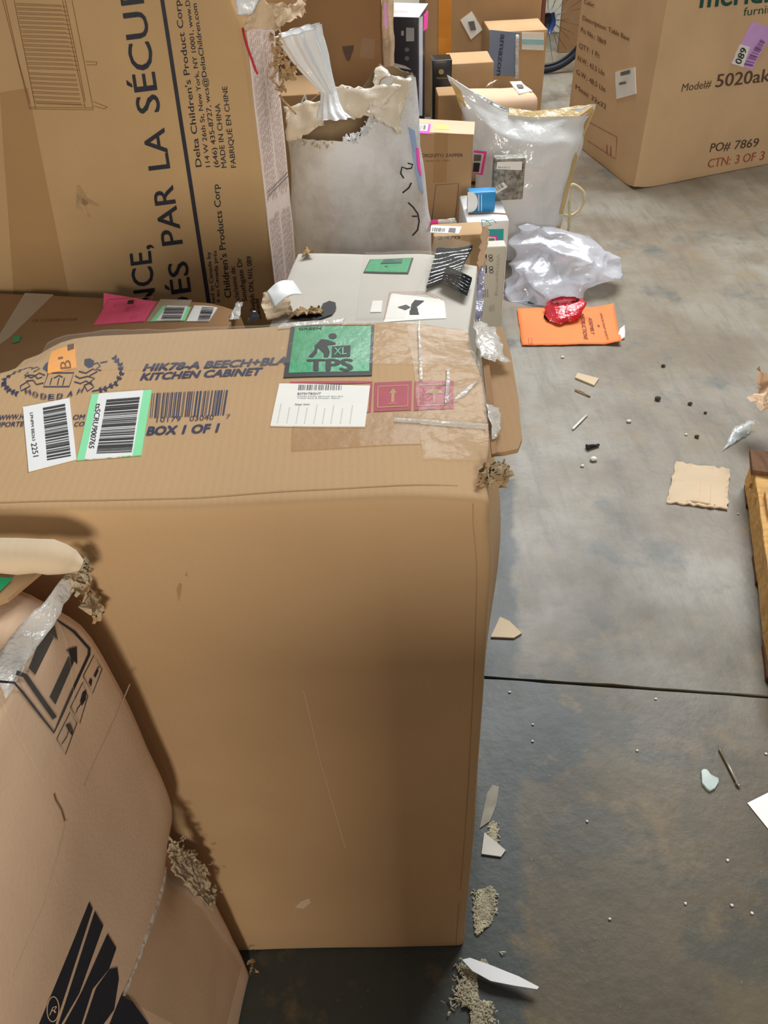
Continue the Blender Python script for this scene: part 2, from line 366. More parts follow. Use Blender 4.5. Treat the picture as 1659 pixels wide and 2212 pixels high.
# ------------------------------------------------------------------ the setting
def floor_mat():
    m = bpy.data.materials.new('stained_concrete'); m.use_nodes = True; nt = m.node_tree; N = nt.nodes; L = nt.links; b = N['Principled BSDF']
    geo = N.new('ShaderNodeNewGeometry'); pos = geo.outputs['Position']
    def nz(s, d=6, r=.6, v=None):
        n = N.new('ShaderNodeTexNoise'); n.inputs['Scale'].default_value = s; n.inputs['Detail'].default_value = d; n.inputs['Roughness'].default_value = r; L.new(v or pos, n.inputs['Vector']); return n.outputs['Fac']
    def ramp(f, a, c):
        r = N.new('ShaderNodeValToRGB'); r.color_ramp.elements[0].position = a; r.color_ramp.elements[1].position = c; L.new(f, r.inputs[0]); return r.outputs[0]
    def mix(f, a, c):
        x = N.new('ShaderNodeMix'); x.data_type = 'RGBA'; L.new(f, x.inputs['Factor'])
        for s, k in ((a, 6), (c, 7)):
            if isinstance(s, tuple): x.inputs[k].default_value = lin(s) + (1,)
            else: L.new(s, x.inputs[k])
        return x.outputs[2]
    def math_(op, a, c=None):
        x = N.new('ShaderNodeMath'); x.operation = op
        for s, k in ((a, 0), (c, 1)):
            if s is None: continue
            if isinstance(s, (int, float)): x.inputs[k].default_value = s
            else: L.new(s, x.inputs[k])
        return x.outputs[0]
    c = mix(ramp(nz(1.3), .38, .62), (146, 140, 128), (124, 112, 92))
    c = mix(ramp(nz(3.1, 8), .45, .68), c, (112, 98, 80))
    c = mix(ramp(nz(2.2, 9, .7), .56, .66), c, (92, 96, 92))
    mp = N.new('ShaderNodeMapping'); mp.inputs['Scale'].default_value = (9, 1.2, 1); mp.inputs['Rotation'].default_value = (0, 0, .25); L.new(pos, mp.inputs[0])
    c = mix(math_('MULTIPLY', ramp(nz(1.6, 8, .7, mp.outputs[0]), .5, .75), .5), c, (82, 74, 60))
    sx0 = N.new('ShaderNodeSeparateXYZ'); L.new(pos, sx0.inputs[0])
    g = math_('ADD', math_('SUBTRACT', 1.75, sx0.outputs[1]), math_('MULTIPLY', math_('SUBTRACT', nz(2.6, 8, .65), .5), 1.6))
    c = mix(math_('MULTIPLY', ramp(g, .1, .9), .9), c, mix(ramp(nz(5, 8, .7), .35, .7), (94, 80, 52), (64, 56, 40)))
    # dark strip mixed into the floor colour beside the cartons, uneven edge
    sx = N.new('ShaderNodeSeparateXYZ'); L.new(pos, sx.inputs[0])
    dark_strip = N.new('ShaderNodeMath'); dark_strip.operation = 'MULTIPLY_ADD'; L.new(sx.outputs[1], dark_strip.inputs[0]); dark_strip.inputs[1].default_value = .148; dark_strip.inputs[2].default_value = .138
    d = math_('SUBTRACT', dark_strip.outputs[0], sx.outputs[0])
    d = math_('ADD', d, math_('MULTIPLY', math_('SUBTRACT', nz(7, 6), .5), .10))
    # blotch reaching right of the strip (centre .33,.93)
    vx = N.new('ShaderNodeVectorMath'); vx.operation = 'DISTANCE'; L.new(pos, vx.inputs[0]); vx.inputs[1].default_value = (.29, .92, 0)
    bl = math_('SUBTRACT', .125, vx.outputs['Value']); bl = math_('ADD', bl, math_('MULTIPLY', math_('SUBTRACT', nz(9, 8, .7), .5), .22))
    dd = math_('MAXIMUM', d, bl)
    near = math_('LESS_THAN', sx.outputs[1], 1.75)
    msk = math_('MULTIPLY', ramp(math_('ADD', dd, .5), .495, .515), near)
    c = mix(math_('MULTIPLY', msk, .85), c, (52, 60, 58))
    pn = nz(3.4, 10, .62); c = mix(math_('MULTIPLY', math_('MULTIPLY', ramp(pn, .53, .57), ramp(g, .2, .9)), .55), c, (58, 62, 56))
    c = mix(math_('MULTIPLY', ramp(nz(2.7, 10, .7, mp.outputs[0]), .52, .7), .35), c, (74, 70, 60))
    c = mix(math_('MULTIPLY', ramp(nz(6.5, 9, .66), .56, .66), .4), c, (136, 112, 72))
    spk = ramp(nz(160, 2), .7, .78); c = mix(math_('MULTIPLY', spk, .5), c, (170, 164, 150))
    L.new(c, b.inputs['Base Color'])
    rr = N.new('ShaderNodeMapRange'); L.new(nz(4, 6), rr.inputs[0]); rr.inputs[3].default_value = .36; rr.inputs[4].default_value = .62; L.new(rr.outputs[0], b.inputs['Roughness'])
    bp = N.new('ShaderNodeBump'); bp.inputs['Strength'].default_value = .12; bp.inputs['Distance'].default_value = .01; L.new(nz(40, 6), bp.inputs['Height']); L.new(bp.outputs[0], b.inputs['Normal'])
    return m
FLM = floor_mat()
def floor():
    # two slabs with a sawn joint between them
    def jy(x): return 1.045 - .147 * (x - .243)
    xs = [-6 + i * .05 for i in range(241)]; g = .0045; rows = []
    def wob(x, s): return noise.noise(V((x * 9, s, 0))) * .004
    near = [V((x, -6, 0)) for x in xs]; a = [V((x, jy(x) - g + wob(x, 1), 0)) for x in xs]; a2 = [V((x, jy(x) - g * .6 + wob(x, 1), -.012)) for x in xs]
    b2 = [V((x, jy(x) + g * .6 + wob(x, 5), -.012)) for x in xs]; b = [V((x, jy(x) + g + wob(x, 5), 0)) for x in xs]; far = [V((x, 10, 0)) for x in xs]
    vs, fs = grid([near, a, a2, b2, b, far])
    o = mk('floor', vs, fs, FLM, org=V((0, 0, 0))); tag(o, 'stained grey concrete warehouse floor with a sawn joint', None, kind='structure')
floor()
WALLM = M('pale_wall', (226, 222, 204), .8, .03, 2)
o = mk('wall_back', *hexa(prism([(-6, 7.6, 0), (6, 7.6, 0), (6, 7.75, 0), (-6, 7.75, 0)], 4.5), .01, 2.0), WALLM)
tag(o, 'pale painted warehouse wall far behind the bicycle wheel', None, kind='structure')

# ------------------------------------------------------------------ main carton (kitchen cabinet)
random.seed(3)
mdents = [((.10, .50, 1.06), .05, (-.006, .004, -.012)), ((-.15, .48, 1.07), .12, (0, 0, -.004)), ((-.43, .79, 1.07), .06, (.03, -.03, -.012)), ((.12, .76, 1.07), .06, (-.012, -.01, -.008)),
          ((-.1, .49, .62), .22, (0, .006, 0)), ((-.15, .49, .25), .2, (0, -.004, 0)), ((-.05, .49, .93), .1, (0, .004, 0)), ((.12, .76, .78), .16, (.03, 0, 0)), ((.12, .76, .5), .2, (.008, 0, 0))]
mdf = deformer(.0035, 4.0, 2, mdents)
mc = thing('cardboard_carton', 'tall brown kitchen cabinet carton with green handling label and blue printing', 'carton', (-.16, .64, 0))
mb_ = [(-.43, .497, 0), (.101, .482, 0), (.165, .80, 0), (-.43, .815, 0)]
mt_ = [(-.43, .497, 1.072), (.096, .482, 1.072), (.117, .785, 1.072), (-.43, .80, 1.072)]
vs, fs = hexa(mb_ + mt_, .009, .018, mdf); mk('body', vs, fs, KR, mc, True)
MT = Face((0, .6, 1.072), (0, 0, 1), mdf)
fn = (V(mb_[1]) - V(mb_[0])).cross(V((0, 0, 1)))
MF = Face(mb_[0], fn, mdf)
zb = zm(0, 600, 640); zc = zm(560, 640, 600)
def Z(z, *p): return z(*p)
def TL(z, s, p0, p1, up): k = z((0, 0), (1, 0)); k = k[1][0] - k[0][0]; a, b = z(p0, p1); return (s, a, b, (up[0] * k, up[1] * k))
text(MT, [TL(zb, 'HIK78-A BEECH+BLA', (800, 517), (1602, 488), (12, -40)), TL(zb, 'KITCHEN CABINET', (785, 570), (1460, 545), (12, -40))], NAVY, mc, .045, .14)
text(MT, [TL(zb, 'BOX 1 OF 1', (820, 877), (1222, 860), (7, -46))], NAVY, mc, .05, .14)
text(MT, [TL(zb, '10179', (875, 806), (1010, 799), (3, -27)), TL(zb, '03040', (1060, 799), (1195, 792), (3, -27)), TL(zb, '7', (1266, 788), (1288, 786), (3, -22))], NAVY, mc)
text(MT, [TL(zb, 'WWW.H', (0, 808), (135, 798), (5, -28)), TL(zb, 'OM', (408, 795), (474, 791), (5, -26)), TL(zb, 'IPORTE', (0, 845), (135, 838), (5, -26)), TL(zb, 'CO', (414, 832), (470, 828), (5, -24))], NAVY, mc, .02, .12)
barcode('printed_barcode', MT, zb((838, 782), (1262, 768), (1285, 630), (852, 646)), 34, NAVY, mc, .0012, 4)
# crest
crest = []
def arc(c, rx, ry, a0, a1, n=12): return [(c[0] + rx * math.cos(math.radians(a0 + (a1 - a0) * i / n)), c[1] + ry * math.sin(math.radians(a0 + (a1 - a0) * i / n))) for i in range(n + 1)]
rib = [zb(*[(640, 440), (672, 480), (680, 530), (650, 590), (590, 620), (515, 635)]), zb(*[(120, 480), (55, 510), (15, 565), (20, 600), (50, 635), (95, 655)])]
rib += [zb(*q) for q in ([(268, 530), (412, 528), (388, 608), (245, 612), (268, 530)], [(300, 560), (330, 545), (350, 555)], [(290, 560), (280, 600)], [(330, 560), (322, 600)], [(360, 560), (352, 600)],
        [(135, 560), (150, 540), (190, 545), (210, 565), (235, 555)], [(145, 580), (185, 575), (205, 600), (245, 590)], [(115, 610), (150, 585), (170, 610), (120, 640), (115, 610)], [(150, 520), (130, 540), (175, 560), (215, 530), (250, 545)],
        [(420, 545), (445, 560), (490, 548), (530, 560), (500, 585)], [(415, 580), (450, 590), (480, 575), (520, 600)], [(470, 600), (510, 585), (525, 610), (490, 635), (470, 600)], [(440, 520), (480, 530), (520, 505), (545, 520), (500, 545)],
        [(515, 480), (545, 470), (560, 490), (535, 505), (565, 515)], [(560, 470), (600, 462)], [(160, 500), (190, 485), (215, 500), (180, 520)], [(95, 490), (140, 478), (170, 490)])]
ribbons('printed_crest', MT, rib, 2.2, NAVY, mc)
def leaf(p, ang, l=24, w=8): ca, sa = math.cos(ang), math.sin(ang); return [(p[0] + ca * a - sa * b, p[1] + sa * a + ca * b) for a, b in ((0, 0), (l * .4, w), (l, 0), (l * .4, -w))]
lv = []
for pth, s in (([(640, 440), (672, 480), (680, 530), (650, 590), (590, 620), (530, 635)], 1), ([(95, 655), (50, 635), (20, 600), (15, 565), (55, 510), (120, 480)], -1)):
    for a, b in zip(pth, pth[1:]):
        d = math.atan2(b[1] - a[1], b[0] - a[0])
        for t in (.15, .6): 
            p = (a[0] + (b[0] - a[0]) * t, a[1] + (b[1] - a[1]) * t); lv += [zb(*leaf(p, d + 2.4)), zb(*leaf(p, d - 2.4))]
lv += [zb((470, 450), (500, 445), (525, 460), (520, 490), (495, 500), (470, 480)), zb((240, 470), (255, 455), (260, 520), (230, 500))]
mb2 = MB()
for q in lv: mb2.add([MT.at(p, .0012) for p in q], [list(range(len(q)))])
mb2.build('printed_laurel', NAVY, mc)['kind'] = 'stuff'
text(MT, [TL(zb, ch, (x - 16, y + 14), (x + 14, y + 14 + dy), (dy * -1, -28)) for ch, x, y, dy in (('H', 165, 640, 8), ('O', 205, 658, 5), ('D', 250, 668, 3), ('E', 292, 672, 0), ('D', 337, 668, -3), ('A', 393, 655, -6), ('H', 448, 638, -10))], NAVY, mc, .03, 0, .0022)
# red pictograms
ribbons('printed_handling_mark', MT, [zc((185, 521), (668, 507), (658, 688), (600, 690))], 5, RED, mc)
def picto(q, arrow):
    polys('printed_handling_mark', MT, [zc(*q)], RED, mc, .001)
    inn = inset(zc(*q), .1, .14)
    ribbons('printed_symbol', MT, [inn], 2.5, KR, mc, .0016, True)
    h = hom(zc(*q))
    if arrow: polys('printed_symbol', MT, [[h(*p) for p in ((.46, .3), (.54, .3), (.54, .62), (.6, .62), (.5, .78), (.4, .62), (.46, .62))], [h(*p) for p in ((.38, .24), (.62, .24), (.62, .27), (.38, .27))]], KR, mc, .0016)
    else: polys('printed_symbol', MT, [[h(*p) for p in ((.24, .52), (.34, .66), (.5, .73), (.66, .66), (.76, .52), (.63, .56), (.5, .52), (.37, .56))], [h(*p) for p in ((.48, .24), (.52, .24), (.52, .54), (.48, .54))]], KR, mc, .0016)
picto(((683, 686), (905, 675), (910, 500), (685, 510)), True); picto(((922, 676), (1162, 665), (1160, 492), (925, 503)), False)
sticker('tape_patch', MT, zc((190, 918), (965, 878), (958, 690), (200, 700)), BTAPE, mc, .0018)
# green label
gq = zc((145, 490), (670, 470), (685, 175), (190, 185))
g = sticker('handling_label', MT, gq, BLACK, mc, .0022, label='green handling label with black border and lifting figure')
sticker('label_face', MT, inset(gq, .05, .075, .035, .03), GREENL, g, .0027)
def LT(fc, *a, mat=BLACK, par=None, **k): return text(fc, [a] if isinstance(a[0], str) else list(a), mat, par, **k)
text(MT, [TL(zc, 'TPS', (288, 455), (552, 447), (2, -66))], BLACK, g, .045, 0, .0034, 'label_text')
text(MT, [TL(zc, 'GREEN', (235, 214), (370, 210), (1, -14))], BLACK, g, .02, 0, .0034, 'label_text')
polys('label_symbol', MT, [zc((430, 375), (540, 370), (545, 305), (435, 312)), zc((295, 372), (330, 335), (330, 310), (370, 270), (400, 272), (455, 290), (455, 300), (405, 305), (420, 345), (412, 375), (385, 375), (383, 350), (350, 320), (345, 350), (318, 378))], BLACK, g, .0034)
polys('label_symbol', MT, [[(a, b) for a, b in arc(zc((438, 250))[0], 9, 6, 0, 340, 12)]], BLACK, g, .0034)
text(MT, [TL(zc, 'XL', (446, 362), (520, 357), (1, -42))], GREENL, g, .02, 0, .0040, 'label_text')
wq = zc((66, 772), (630, 780), (660, 530), (120, 526))
w_ = sticker('product_label', MT, wq, WHITE, mc, .0024, label='white product barcode label with ribbed creases')
barcode('barcode', MT, zc((232, 566), (495, 560), (498, 530), (236, 535)), 30, GREYI, w_, .003, 7)
text(MT, [TL(zc, 'B07SV7BGHT', (228, 594), (368, 590), (1, -13)), TL(zc, 'New item', (214, 656), (300, 653), (1, -11))], GREYI, w_, .01, 0, .003, 'label_text')
text(MT, [TL(zc, 'Hodedah Kitchen Island with Spice Rack', (226, 606), (500, 600), (1, -7)), TL(zc, 'Towel Rack & Drawer, Beech', (226, 617), (480, 612), (1, -7))], GREYI, w_, 0, 0, .003, 'label_text')
hw = hom(wq)
ribbons('label_rib', MT, [[hw(u, .06), hw(u, .42 if k % 2 else .5)] for k, u in enumerate((.07, .17, .27, .36, .46, .55, .64, .74, .84))], 2.2, M('rib_shade_paper', (205, 198, 184), .6), w_, .0028)
lq = zb((162, 1087), (427, 1015), (390, 677), (133, 735))
l1 = sticker('barcode_label', MT, lq, WHITEG, mc, .0022, label='white barcode label reading 2251')
barcode('barcode', MT, zb((265, 1026), (243, 732), (366, 705), (398, 1000)), 40, BLACK, l1, .0028, 11)
text(MT, [TL(zb, 'LPNPM BB263', (172, 768), (184, 920), (17, -3)), TL(zb, '2251', (176, 934), (188, 1008), (32, -6))], BLACK, l1, 0, 0, .0028, 'label_text')
tq = zb((430, 1020), (790, 987), (850, 628), (515, 655))
l2 = sticker('barcode_label', MT, tq, MINT, mc, .0022, label='white barcode label with mint green side bands')
sticker('label_face', MT, inset(tq, .12, .0, .14, .0), WHITEG, l2, .0027)
barcode('barcode', MT, zb((540, 985), (600, 682), (786, 666), (738, 975)), 38, BLACK, l2, .0033, 13)
text(MT, [TL(zb, 'tsSCRU900765', (541, 708), (497, 955), (30, 4))], BLACK, l2, .01, 0, .0033, 'label_text')
oq = zb((265, 535), (427, 498), (408, 358), (250, 378))
l3 = sticker('price_sticker', MT, oq, ORNG, mc, .0022, label='small orange sticker marked B')
text(MT, [TL(zb, 'B', (398, 506), (390, 456), (-62, 6)), TL(zb, '1', (346, 447), (343, 433), (-30, 3))], BROWNI, l3, 0, 0, .0028, 'label_text')
polys('label_text', MT, [zb((358, 358), (402, 356), (406, 388), (368, 398))], DARKI, l3, .0028)
# clear tape along the back edge and the right end
sticker('clear_tape', MT, [(20, 800), (1045, 780), (1028, 692), (72, 716)], TAPE, mc, .003, 30, 4, 2)
sticker('clear_tape', MT, [(915, 990), (1062, 985), (1030, 692), (880, 700)], TAPE, mc, .0034, 8, 14, 2)
for i, (a, b, c_, d) in enumerate([((960, 870), (968, 868), (972, 795), (966, 795)), ((978, 868), (1012, 846), (1034, 818), (1000, 842)), ((850, 910), (1055, 922), (1055, 918), (855, 905)), ((905, 820), (912, 820), (912, 690), (908, 690)), ((600, 712), (740, 700), (745, 692), (610, 704))]):
    sticker('tape_wrinkle', MT, [a, b, c_, d], TAPEW, mc, .0045, 4, 4, 1.0, lambda u, v: .002 * math.sin(math.pi * v))
# right end flap sticking out beyond the top panel, its tape and torn corner
def flat_panel(name, px, z, th, mat, parent, jag=0):
    pts = [oz(x + rnd(-jag, jag), y + rnd(-jag, jag), z) for x, y in px]; return plate(name, pts, th, mat, parent)
flat_panel('end_flap', [(1062, 986), (1090, 984), (1118, 978), (1127, 955), (1118, 870), (1104, 780), (1085, 715), (1040, 712), (1046, 760), (1055, 880)], 1.045, .005, KR2, mc, 1)
flat_panel('end_flap', [(1040, 760), (1052, 758), (1066, 870), (1072, 985), (1062, 988)], 1.056, .004, KRD, mc, .6)
crumple('clear_tape', [oz(1035, 775, 1.066), oz(1100, 782, 1.058), oz(1072, 705, 1.062), oz(1022, 690, 1.078)], TAPEW, mc, 10, 10, .006, 30, .002, 5, .0004, smooth=True)
crumple('clear_tape', [oz(1062, 950, 1.062), oz(1082, 930, 1.055), oz(1078, 880, 1.06), oz(1052, 870, 1.075)], TAPEW, mc, 7, 8, .004, 40, .001, 8, .0004, smooth=True)
shreds('torn_corner', [oz(1045, 1035, 1.06), oz(1078, 1010, 1.06), oz(1075, 1040, 1.03)], 70, .008, TORNG, mc, 4, .008)
crumple('torn_corner', [oz(1030, 1048, 1.067), oz(1088, 1052, 1.03), oz(1092, 1005, 1.05), oz(1050, 1005, 1.074)], TORN, mc, 9, 9, .008, 60, .003, 9, .002)
# crease along the front upper edge, tear scars in the front panel
ribbons('crease_line', MT, [[(0, 1085), (200, 1078), (420, 1070), (640, 1058), (820, 1050), (1000, 1040)]], 2.0, KR2, mc, .0006)
polys('tear_scar', MF, [[(637, 1955), (650, 1942), (668, 1935), (672, 1945), (655, 1958)]], KRL, mc, .0008)
polys('tear_scar', MF, [[(380, 1272), (386, 1258), (392, 1262), (389, 1285), (385, 1300)], [(398, 1240), (402, 1232), (404, 1244)]], KR2, mc, .0008)
ribbons('crease_line', MF, [[(1035, 1075), (1028, 1300), (1010, 1700), (985, 2040)]], 2.0, KR2, mc, .0006)
ribbons('crease_line', MF, [[(655, 1500), (690, 1650), (745, 1830)]], 1.6, KRL, mc, .0006)

# ------------------------------------------------------------------ foreground carton on the left
fdents = [((-.27, .46, .52), .06, (-.035, -.005, 0)), ((-.27, .46, 1.02), .04, (-.01, -.015, -.01)), ((-.30, .3, .75), .22, (.010, 0, 0)), ((-.30, .25, .2), .2, (.004, 0, 0))]
fdf = deformer(.004, 5.0, 7, fdents)
fc = thing('cardboard_carton', 'foreground brown carton with black arrows and crushed taped corner', 'carton', (-.55, .1, 0))
a10 = math.radians(-10.2); ux = V((math.sin(-a10), math.cos(a10), 0)); uw = V((-math.cos(a10), math.sin(-a10), 0))
q0 = V((-.274, .458, 0)); base = [q0 - ux * .8 + uw * .36, q0 - ux * .8, q0, q0 + uw * .36]
vs, fs = hexa(prism(base, 1.018), .012, .02, fdf); mk('body', vs, fs, KRP, fc, True)
FS = Face(q0, V((math.cos(a10), -math.sin(-a10), 0)), fdf)
FT = Face((-.4, .3, 1.018), (0, 0, 1), fdf)
zd = zm(0, 1120, 560); ze = zm(0, 1700, 600)
ribbons('printed_frame', FS, [zd((-60, 1040), (60, 1050), (110, 1110), (295, 1370), (545, 870), (550, 830), (410, 545))], 5.5, NAVY2, fc)
ribbons('printed_frame', FS, [zd((75, 985), (130, 1005), (305, 1278))], 11, NAVY2, fc)
polys('printed_arrow', FS, [zd((280, 1140), (315, 1190), (452, 912), (422, 872)), zd((412, 824), (478, 810), (470, 932), (440, 890))], NAVY2, fc)
polys('printed_arrow', FS, [zd((155, 955), (195, 1000), (345, 735), (300, 660)), zd((318, 640), (382, 615), (372, 750), (330, 690))], NAVY2, fc)
for q in (((310, 1410), (405, 1240), (442, 1310), (360, 1510)), ((410, 1210), (495, 1050), (518, 1140), (460, 1312)), ((500, 1010), (575, 875), (617, 965), (548, 1122))): ribbons('printed_symbol_frame', FS, [zd(*q)], 1.6, NAVY2, fc, closed=True)
polys('printed_symbol', FS, [zd((370, 1320), (400, 1310), (415, 1350), (408, 1390), (388, 1360)), zd((470, 1170), (490, 1110), (512, 1100), (505, 1160), (480, 1200)), zd((530, 1050), (540, 1020), (552, 1035), (542, 1078)), zd((562, 1005), (585, 960), (595, 975), (572, 1020))], NAVY2, fc)
ribbons('printed_symbol', FS, [zd((340, 1445), (372, 1400), (388, 1360)), zd((440, 1250), (450, 1220), (480, 1180)), zd((575, 985), (600, 945))], 1.6, NAVY2, fc)
polys('printed_logo', FS, [ze((470, 690), (492, 732), (272, 1440), (170, 1440)), ze((505, 745), (555, 832), (415, 1235), (300, 1440), (288, 1440)), ze((583, 880), (642, 965), (600, 1090), (500, 1210), (430, 1440), (320, 1440), (430, 1230))], NAVY2, fc)
polys('printed_logo', FS, [ze((690, 1228), (740, 1250), (800, 1320), (880, 1416), (890, 1460), (600, 1460)), ze((605, 1090), (650, 1080), (660, 1150), (640, 1330), (560, 1440), (445, 1440), (520, 1210))], NAVY2, fc)
ribbons('printed_registered_mark', FS, [[(x, y) for x, y in arc(ze((258, 1330))[0], 13, 27, 0, 360, 22)]], 2.4, KRP, fc, .0018)
text(FS, [TL(ze, 'R', (236, 1368), (278, 1350), (18, -50))], KRP, fc, 0, 0, .0018)
# lower wrap of tape with its lit fold, torn fibre patch
sticker('tape_strip', FS, [(248, 2150), (470, 2260), (520, 2090), (365, 1872)], M('pale_brown_tape', (190, 150, 104), .35, .05, 20, alpha=.22), fc, .002, 10, 8)
sticker('tape_fold', FS, [(250, 2150), (256, 2152), (368, 1872), (362, 1870)], TAPEW, fc, .003, 3, 12, 0, lambda u, v: .002 * math.sin(math.pi * u))
cpt = lambda x, y, off=.0: opl(x, y, q0, FS.n) + FS.n * off
shreds('torn_edge', [cpt(362, 1812), cpt(405, 1850), cpt(440, 1900), cpt(458, 1945)], 130, .006, TORNG, fc, 3, .014)
crumple('torn_edge', [cpt(368, 1880, .002), cpt(455, 1965, .002), cpt(440, 1870, .002), cpt(362, 1806, .002)], TORNG, fc, 14, 14, .004, 90, .003, 3, .002)
shreds('torn_edge', [cpt(535, 2080), cpt(545, 2110), cpt(540, 2150)], 16, .007, TORN, fc, 9, .006)
shreds('torn_edge', [oy(150, 1225, .458), oy(186, 1228, .458), oy(172, 1262, .456)], 60, .0065, TORNG, fc, 5, .010)
crumple('torn_edge', [cpt(178, 1320, .002), cpt(212, 1330, .002), cpt(210, 1290, .002), cpt(185, 1270, .002)], TORNG, fc, 6, 6, .006, 80, .003, 8, .002)
shreds('torn_edge', [cpt(190, 1280), cpt(205, 1310), cpt(215, 1335)], 20, .006, TORN, fc, 15, .006)
ribbons('crack_line', FS, [ze((262, 40), (272, 80), (300, 135), (318, 205))], 2.5, BROWNI, fc)
ribbons('crease_line', FS, [zd((790, 1060), (690, 1270), (520, 1610), (470, 1718)), ze((330, 200), (200, 700), (20, 1120))], 2.5, KRL, fc, .0008)
# tape folded over the top edge, back flap rolled up, green label on top
crumple('clear_tape', [cpt(0, 1510, .004), cpt(155, 1268, .004), oz(150, 1235, 1.024), oz(-30, 1440, 1.024)], TAPEW, fc, 16, 6, .004, 30, .001, 3, .0004, smooth=True)
sticker('clear_tape', FS, zd((215, 1690), (440, 1290), (410, 545), (-40, 1130)), TAPE, fc, .003, 10, 10, 1)
tube('back_flap', [oy(x, y, .44) + V((0, 0, .0015 * noise.noise(V((x * .05, 0, 0))))) for x, y in ((-120, 1200), (-60, 1201), (0, 1200), (40, 1202), (80, 1201), (110, 1204), (135, 1208), (155, 1214), (175, 1222))], [.0145, .0145, .0142, .0148, .0138, .0145, .0125, .010, .005], KRL, fc, 20)
flat_panel('top_flap', [(-80, 1340), (20, 1300), (118, 1218), (80, 1207), (-80, 1262)], 1.024, .004, KR2, fc)
FT2 = Face((-.4, .3, 1.030), (0, 0, 1))
sticker('handling_label', FT2, [(-60, 1300), (2, 1275), (28, 1250), (-60, 1240)], GREENL, fc, .0008, 4, 4, label='green label on carton top')

# ------------------------------------------------------------------ more helpers
from mathutils.bvhtree import BVHTree
class Skin:
    """surface of a soft or odd-shaped mesh; marks are laid on it along its own normals"""
    k = 1.0
    def __init__(s, o):
        w = WO[o.name]; s.t = BVHTree.FromPolygons([v.co + w for v in o.data.vertices], [list(p.vertices) for p in o.data.polygons])
    def at(s, q, eps):
        d = ray(q[0], q[1]).normalized(); h = s.t.ray_cast(EYE, d)
        if h[0] is None:
            best = None
            for k in range(1, 40):
                for dx, dy in ((k, 0), (-k, 0), (0, k), (0, -k)):
                    h = s.t.ray_cast(EYE, ray(q[0] + dx, q[1] + dy).normalized())
                    if h[0] is not None: best = h; break
                if best: break
            h = best or (oy(q[0], q[1], 2.5), V((0, -1, 0)))
        n = h[1] if h[1].dot(d) < 0 else -h[1]
        return h[0] + n * eps
def pbase(xl, xr, yrow, Y, depth, yaw=0.0):
    """floor rectangle of a carton whose front spans pixels xl..xr at distance Y"""
    A, B = oy(xl, yrow, Y), oy(xr, yrow, Y); w = (B.x - A.x) / math.cos(math.radians(yaw)); return rect((B.x, Y), yaw, w, depth)
def ztop(x, y, Y): return oy(x, y, Y).z
def carton(label, base, h, mat, amp=.002, seed=1, dents=(), r=.006, step=.04, name='cardboard_carton', cat='carton', z0=0.0, group=None):
    base = [V((p[0], p[1], z0)) for p in base]; c = sum(base, V((0, 0, 0))) / 4
    df = deformer(amp, 5.0, seed, dents); t = thing(name, label, cat, c, group)
    vs, fs = hexa(prism(base, h), r, step, df); mk('body', vs, fs, mat, t, True)
    top = base[0] + V((0, 0, h))
    fcs = [Face(base[0], (base[1] - base[0]).cross(V((0, 0, 1))), df), Face(base[1], (base[2] - base[1]).cross(V((0, 0, 1))), df), Face(top, (0, 0, 1), df), Face(base[0], (base[3] - base[0]).cross(V((0, 0, 1))), df)]
    for f in fcs: f.k = 1.2
    return (t, *fcs)
    
# ------------------------------------------------------------------ crib carton standing on end
cb = [V((-1.30, 2.03, 0)), V((-.272, 2.07, 0)), V((-.222, 2.245, 0)), V((-1.25, 2.205, 0))]
cribmat = kraft('kraft_crib', (190, 156, 112)); sidemat = M('pale_pink_side', (226, 208, 196), .7, .04, 8, bump=.05, bscale=200)
ct, CF, CS, _, _ = carton('huge brown crib carton standing on end with black French lettering', cb, 1.75, cribmat, .003, 12, [((-.27, 2.08, 1.22), .05, (-.02, .01, 0))], step=.022)
za = zm(0, 0, 650)
big = [('SÉCU', (885, 612), (803, 60), (-128, 16)), ('RITÉ', (795, 14), (735, -420), (-128, 16)), ('LA', (938, 925), (905, 705), (-120, 15)), ('PAR', (1008, 1340), (952, 1020), (-115, 15)), ('DÉS', (1072, 1752), (1032, 1438), (-110, 15)), ('NCE,', (862, 1690), (828, 1350), (-118, 15))]
text(CF, [TL(za, *b) for b in big], NAVY2, ct, .012)
ribbons('printed_rule', CF, [za((880, -60), (895, 0), (1150, 1660), (1160, 1720))], 8.5, NAVY2, ct)
small = [('Delta Children\'s Product Corp', (1112, 917), (993, 0), (-33, 4)), ('114 W 26th St, New York, NY 10001, www.D', (1160, 918), (1045, 0), (-25, 3)), ('(646) 435-8727, wcs@DeltaChildren.com', (1208, 920), (1085, 18), (-27, 3)), ('MADE IN CHINA', (1250, 922), (1212, 570), (-28, 3)), ('FABRIQUÉ EN CHINE', (1302, 922), (1252, 475), (-28, 3)),
         ('Children\'s Products Corp', (1275, 1640), (1205, 1015), (-35, 4)), ('ted in Canada by', (1186, 1670), (1158, 1387), (-20, 3)), ('é au Canada près', (1213, 1665), (1193, 1380), (-20, 3)), ('c/o/soins de:', (1320, 1655), (1293, 1468), (-26, 3)), ('Southgate Dr', (1362, 1660), (1330, 1422), (-27, 3)), ('Guelph ON, N1L 0B9', (1408, 1720), (1385, 1412), (-27, 3)), ('Canada', (1440, 1760), (1425, 1645), (-24, 3))]
text(CF, [TL(za, *b) for b in small], NAVY2, ct, .012)
